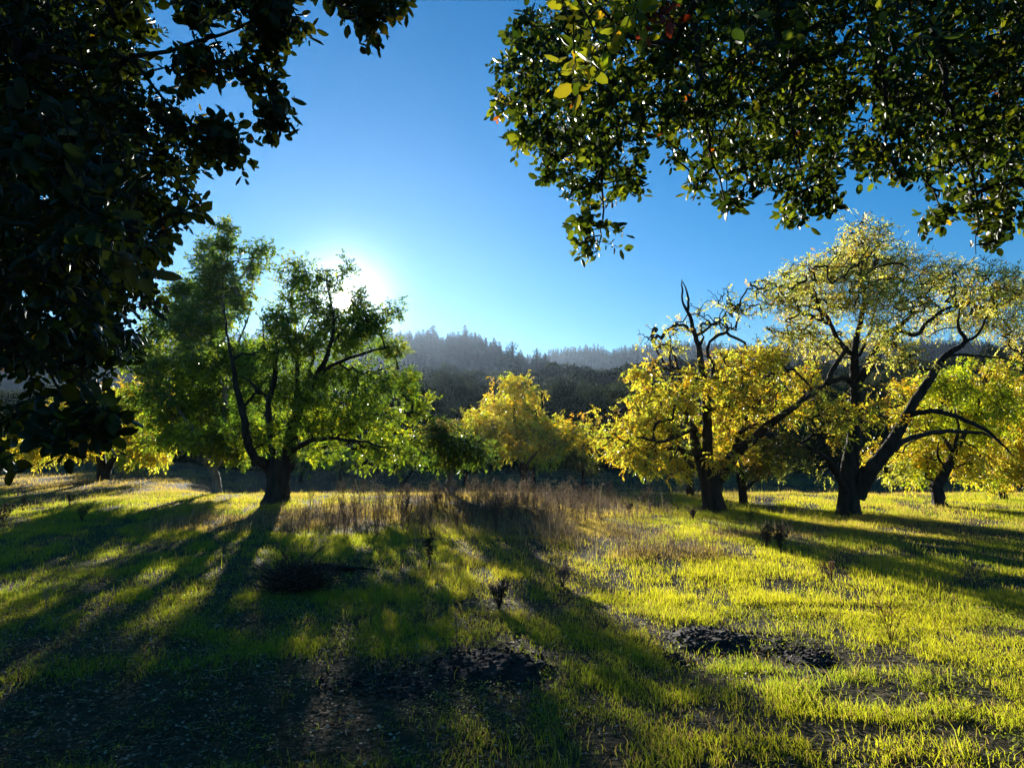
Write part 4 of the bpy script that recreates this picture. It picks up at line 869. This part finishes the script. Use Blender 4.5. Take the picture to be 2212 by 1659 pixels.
def clover():
    g = np.random.default_rng(15); n = 16000; y = (2.2 ** 1.5 + g.random(n) * (9 ** 1.5 - 2.2 ** 1.5)) ** (1 / 1.5); x = g.uniform(-1, 1, n) * (.9 * y + .6)
    k = g.random(n) < np.clip((fbm(x / .35, y / .35, 81, 3) - .50) * 6, 0, 1) * np.clip(.25 + x * .6 / y + .5, .15, 1); x, y = x[k], y[k]
    x = np.repeat(x, 9) + g.normal(size=len(x) * 9) * .02; y = np.repeat(y, 9) + g.normal(size=len(y) * 9) * .02; n = len(x)
    P = np.stack([x, y, ground_z(x, y) + g.uniform(.006, .035, n)], -1); A = g.normal(size=(n, 3)); A[:, 2] = abs(A[:, 2]) * .3; Nn = np.array([0, 0, 1.]) + g.normal(size=(n, 3)) * .35
    L_ = g.uniform(.008, .018, n); V, F = leaves(P, A, Nn, L_, L_ * .9, T_RHOMB)
    tag(mesh_obj('clover', V, F, M_GRASS, None, np.repeat(np.array([.12, .16, .03]) * g.uniform(.6, 1.4, (n, 1)), 4, 0)), 'small round-leaved green weeds creeping between the grass near the viewer', 'ground cover', kind='stuff')
clover()

# soil mounds
def mound(label, cx, cy, rx, ry, h, seed, flat=1.0):
    e = ell(cx, cy, rx, ry); g = np.random.default_rng(seed); n = 110
    u = np.linspace(-1.15, 1.15, n); X, Y = np.meshgrid(u, u, indexing='ij'); x = e[0] + X * e[2]; y = e[1] + Y * e[3]
    d = np.hypot(X, Y) + (fbm(x * 3, y * 3, seed, 4) - .5) * .7; m = np.clip(1.08 - d, 0, 1) ** .45
    z = ground_z(x, y) - .03 + m * h * (.15 + 1.3 * fbm(x * 3.2, y * 3.2, seed + 5, 3)) + m * .035 * (fbm(x * 22, y * 22, seed + 9, 3) - .3)
    loc = np.array([e[0], e[1], float(ground_z(e[0], e[1]))]); V = np.stack([x, y, z], -1).reshape(-1, 3) - loc
    i = np.arange(n - 1)[:, None] * n; j = np.arange(n - 1)[None]; F = np.stack([i + j, i + n + j, i + n + j + 1, i + j + 1], -1).reshape(-1, 4)
    # clods
    k = int(1100 * min(1.5, e[2] * e[3] * 1.2)) + 60; a = g.uniform(0, 6.28, k); q = np.sqrt(g.random(k)) * 1.15; px = e[0] + np.cos(a) * q * e[2]; py = e[1] + np.sin(a) * q * e[3]
    Xi = np.clip(((px - e[0]) / e[2] + 1.15) / 2.3 * (n - 1), 0, n - 1).astype(int); Yi = np.clip(((py - e[1]) / e[3] + 1.15) / 2.3 * (n - 1), 0, n - 1).astype(int)
    pz = np.maximum(z[Xi, Yi], ground_z(px, py)) + .002; s = g.uniform(.004, .02, k)
    octv = np.array([[1, 0, 0], [0, 1, 0], [-1, 0, 0], [0, -1, 0], [0, 0, 1], [0, 0, -1]], float); of = np.array([[0, 1, 4], [1, 2, 4], [2, 3, 4], [3, 0, 4], [1, 0, 5], [2, 1, 5], [3, 2, 5], [0, 3, 5]])
    CV = np.stack([px, py, pz], -1)[:, None] + octv[None] * s[:, None, None] * g.uniform(.6, 1.3, (k, 6, 1)); CV = CV.reshape(-1, 3) - loc
    CF = (of[None] + (np.arange(k) * 6)[:, None, None]).reshape(-1, 3) + len(V)
    o = mesh_obj('soil_mound', np.vstack([V, CV]), [F, CF], M_SOIL); o.location = loc; tag(o, label, 'soil mound', 'dug-up soil mounds')
mound('broad low mound of dark crumbly soil, half in shadow, in the middle foreground', 1060, 1452, 120, 46, .10, 201)
mound('black heap of dug soil in bright grass, the largest on the right', 1572, 1386, 112, 28, .12, 202)
mound('smaller dark soil heap with a hollow, just right of the largest black heap', 1745, 1420, 55, 20, .09, 203)
mound('dark soil spill in the shadow left of the broad low mound', 840, 1478, 150, 34, .05, 204)
mound('small dark clod patch in front of the largest black heap', 1455, 1425, 44, 16, .05, 205)

# weeds
class Plant:
    def __init__(s): s.T = Tubes(); s.V = []; s.F = []; s.C = []; s.n = 0
    def head(s, P, A, L_, W, col):
        P = np.array(P); n = len(P); V, F = leaves(P, np.array(A), rand_unit(n), np.full(n, 1.) * L_ * rng.uniform(.6, 1.3, n), np.full(n, 1.) * W, T_RHOMB)
        s.V.append(V); s.F.append(F + s.n); s.n += len(V); s.C.append(np.repeat(np.array(col) * rng.uniform(.6, 1.3, (n, 1)), 4, 0))
def make_weed(name, label, group, h, spread, stems, heads, col, leafsize=.03, r=.003, branch=5):
    p = Plant(); root = tag(empty(name, (0, 0, 0)), label, 'weed', group)
    for i in range(stems):
        a = rng.uniform(0, 6.28); sp = spread * rng.random() ** .5; hh = h * rng.uniform(.6, 1.05)
        t = np.linspace(0, 1, 6)[:, None]; path = np.hstack([math.cos(a) * sp * t ** 1.3, math.sin(a) * sp * t ** 1.3, hh * t]) + rng.normal(size=(6, 3)) * h * .018 * t
        path[0, 2] = -.04; p.T.add(path, np.linspace(r, r * .35, 6), 4)
        P = []; A = []
        for j in range(branch):
            f = rng.uniform(.35, .98); q = path[0] * (1 - f) + path[-1] * f; k = f * 5; i0 = int(min(4, k)); q = path[i0] + (path[i0 + 1] - path[i0]) * (k - i0)
            a2 = rng.uniform(0, 6.28); L_ = h * rng.uniform(.08, .25) * (1.2 - f * .6); e = q + np.array([math.cos(a2) * L_ * .6, math.sin(a2) * L_ * .6, L_ * .8]); p.T.add([q, (q + e) / 2 + [0, 0, -.01], e], [r * .5, r * .4, r * .25], 3)
            for _ in range(heads): P.append(e + rng.normal(size=3) * L_ * .18); A.append(rng.normal(size=3) + [0, 0, .4])
        for _ in range(heads * 2): f = rng.uniform(.1, 1); i0 = int(min(4, f * 5)); P.append(path[i0] + (path[i0 + 1] - path[i0]) * (f * 5 - i0)); A.append(rng.normal(size=3) + [0, 0, -.3])
        p.head(P, A, leafsize, leafsize * .55, col)
    tv = np.concatenate(p.T.v); cc = np.tile(np.array(col) * .5, (len(tv), 1))
    mesh_obj('stems_and_heads', np.vstack([tv] + p.V), [np.concatenate(p.T.f), np.concatenate(p.F) + len(tv)], M_DRY, root, np.vstack([cc] + p.C)); return root  # dry stems and their seed heads joined in one mesh
WL = 'dry brown weed in the long weedy strip across the middle of the meadow'
ws = [make_weed('dry_weed', WL, 'dry weeds in the strip', (.75, .9, .6)[i], (.18, .12, .25)[i], (5, 4, 6)[i], 5, ((.13, .085, .06), (.24, .18, .12), (.18, .13, .09))[i], .028, .0045, 7) for i in range(3)]
k = 0
for i in range(240):
    px = rng.normal(1060, 155) if i % 3 else rng.uniform(700, 1330); py = rng.uniform(1068, 1135) if i % 3 else rng.uniform(1075, 1160)
    g_ = ground_at(px, py); s = rng.uniform(.35, .9); place(ws[k % 3], (g_[0], g_[1], float(ground_z(g_[0], g_[1]))), rng.uniform(0, 6.28), (s, s, s)); k += 1
def weed(label, px, py, hpx, spread, stems, heads=4, col=(.16, .10, .08), leafsize=.03, branch=6, name='dry_weed', r=.004):
    g_ = ground_at(px, py); h = hpx * g_[1] / F_PX
    o = make_weed(name, label, None, h, spread * h, stems, heads, col, leafsize, r, branch); o.location = (g_[0], g_[1], float(ground_z(g_[0], g_[1])))
weed('dark upright weed stalk standing alone in the shadow left of centre', 928, 1236, 78, .08, 2, 8, (.05, .045, .03), .05)
weed('sprawling clump of thin dry stems in shadow, right of the lone dark stalk', 1215, 1268, 60, .6, 12, 4, (.20, .15, .12))
weed('dark tuft of dead stems at the edge of the sunlit grass', 1078, 1320, 66, .4, 16, 3, (.06, .05, .04))
weed('bushy dark dry weed in bright grass, left one of the close pair', 1655, 1185, 46, .35, 10, 6, (.09, .06, .045), .035)
weed('bushy dark dry weed in bright grass, right one of the close pair', 1686, 1190, 52, .35, 10, 6, (.09, .06, .045), .035)
weed('low dark weed clump in bright grass left of the stout forking trunk', 1497, 1125, 26, .5, 9, 6, (.10, .07, .05), .035)
weed('small dry weed clump just right of the brown strip', 1360, 1112, 34, .4, 8, 6, (.10, .07, .05), .035)
weed('leaning dead stalks in the grass below the stout forking trunk', 1620, 1125, 34, .9, 5, 3, (.10, .07, .05))
weed('tall reddish bare-stemmed weed in bright grass at the right, near the soil heaps', 1925, 1385, 105, .35, 5, 2, (.22, .09, .05), .02, 9, 'red_weed')
weed('faint reddish weed in the grass, farther back than the tall red one', 1795, 1255, 46, .4, 7, 2, (.22, .10, .06), .02, 6, 'red_weed')
weed('dark leafy weed on a single stem at the left, in bright grass', 48, 1110, 42, .1, 2, 10, (.08, .06, .04), .05)
weed('thin straight dark stalk at the left, at the edge of the shadow', 90, 1125, 44, .06, 1, 5, (.07, .06, .04), .03)
weed('leaning dark weed cut by the left edge', 8, 1132, 46, .6, 4, 9, (.08, .06, .05), .05)
weed('dark open shrub-like weed spreading from one point in the left shadow', 176, 1128, 40, .7, 9, 4, (.06, .05, .035), .03)
weed('small dark leafy tuft on the edge of the bright strip at the left', 150, 1096, 24, .5, 5, 7, (.07, .06, .04), .04)
weed('pale dry seed stalk in the near shadow at the left', 100, 1318, 56, .5, 3, 4, (.30, .26, .20), .018)
weed('thin pale seed stalk beside the broad soil mound', 985, 1392, 96, .12, 2, 5, (.34, .30, .22), .016)
weed('dry stalks against the pale forked trunk', 945, 1110, 62, .2, 9, 7, (.12, .08, .06), .03)

# brush pile and fallen log
def brush():
    c = ground_at(622, 1290); loc = (c[0], c[1] + .25, float(ground_z(c[0], c[1]))); root = tag(empty('brush_pile', loc), 'black tangle of dead twigs heaped in the shadowed grass, left of centre', 'brush pile')
    T = Tubes()
    for i in range(620):
        a = rng.uniform(0, 6.28); q = rng.random() ** .6 * .27; s = np.array([math.cos(a) * q, math.sin(a) * q * .7, abs(rng.normal()) * .10])
        d = rand_unit(1)[0]; d[2] = abs(d[2]) * .8; L_ = rng.uniform(.15, .42); e = s + d * L_ * np.array([1, 1, .7]); m = (s + e) / 2 + rng.normal(size=3) * .03; e2 = e + rng.normal(size=3) * .03
        T.add([s, m, e2], [.006, .005, .002], 4)
    for (x, z, y) in [(.62, .30, .1), (.75, .12, 0), (-.2, .42, .05), (.3, .48, 0), (.55, .2, -.1), (-.5, .1, .1)]:
        P = np.array([[0, 0, .05], [x * .5, y, z * .7], [x, y * 1.5, z]]); T.add(P, [.012, .008, .003], 5)
        for k in range(8):
            f = rng.uniform(.3, 1); q = P[0] * (1 - f) + P[2] * f + [0, 0, .02]; e = q + rng.normal(size=3) * .09; T.add([q, (q + e) / 2 + .01, e], [.004, .003, .0015], 3)
    T.build('twigs', M_TWIG, root)
    c = ground_at(690, 1240); root = tag(empty('fallen_log', (c[0], c[1], float(ground_z(c[0], c[1])))), 'low dark fallen branch lying behind the twig heap', 'log')
    T = Tubes(); T.add([(-.45, 0, .02), (-.1, .05, .05), (.2, .02, .05), (.42, .08, .03)], [.03, .045, .05, .03], 9, .12); T.add([(.2, .02, .06), (.5, 0, .05), (.75, -.05, .03)], [.02, .018, .008], 6, .1)
    T.build('wood', M_BARK, root)
brush()

# ------------------------------------------------------------------ haze
def haze():
    V = np.array([[x, y, z] for x in (-900, 900) for y in (-60, 960) for z in (-4.5, 135)], float)
    F = np.array([[0, 1, 3, 2], [4, 6, 7, 5], [0, 4, 5, 1], [2, 3, 7, 6], [0, 2, 6, 4], [1, 5, 7, 3]])
    m = new_mat('haze'); n = m.node_tree.nodes; v = n.new('ShaderNodeVolumePrincipled'); v.inputs['Density'].default_value = HAZE
    v.inputs['Color'].default_value = (.32, .43, .58, 1); v.inputs['Anisotropy'].default_value = .68
    o = n.new('ShaderNodeOutputMaterial'); m.node_tree.links.new(v.outputs[0], o.inputs['Volume'])
    m.cycles.homogeneous_volume = True
    tag(mesh_obj('haze', V, F, m), 'thin pale air over the meadow and hills', 'haze', kind='stuff')
HAZE = 0.00014
haze()
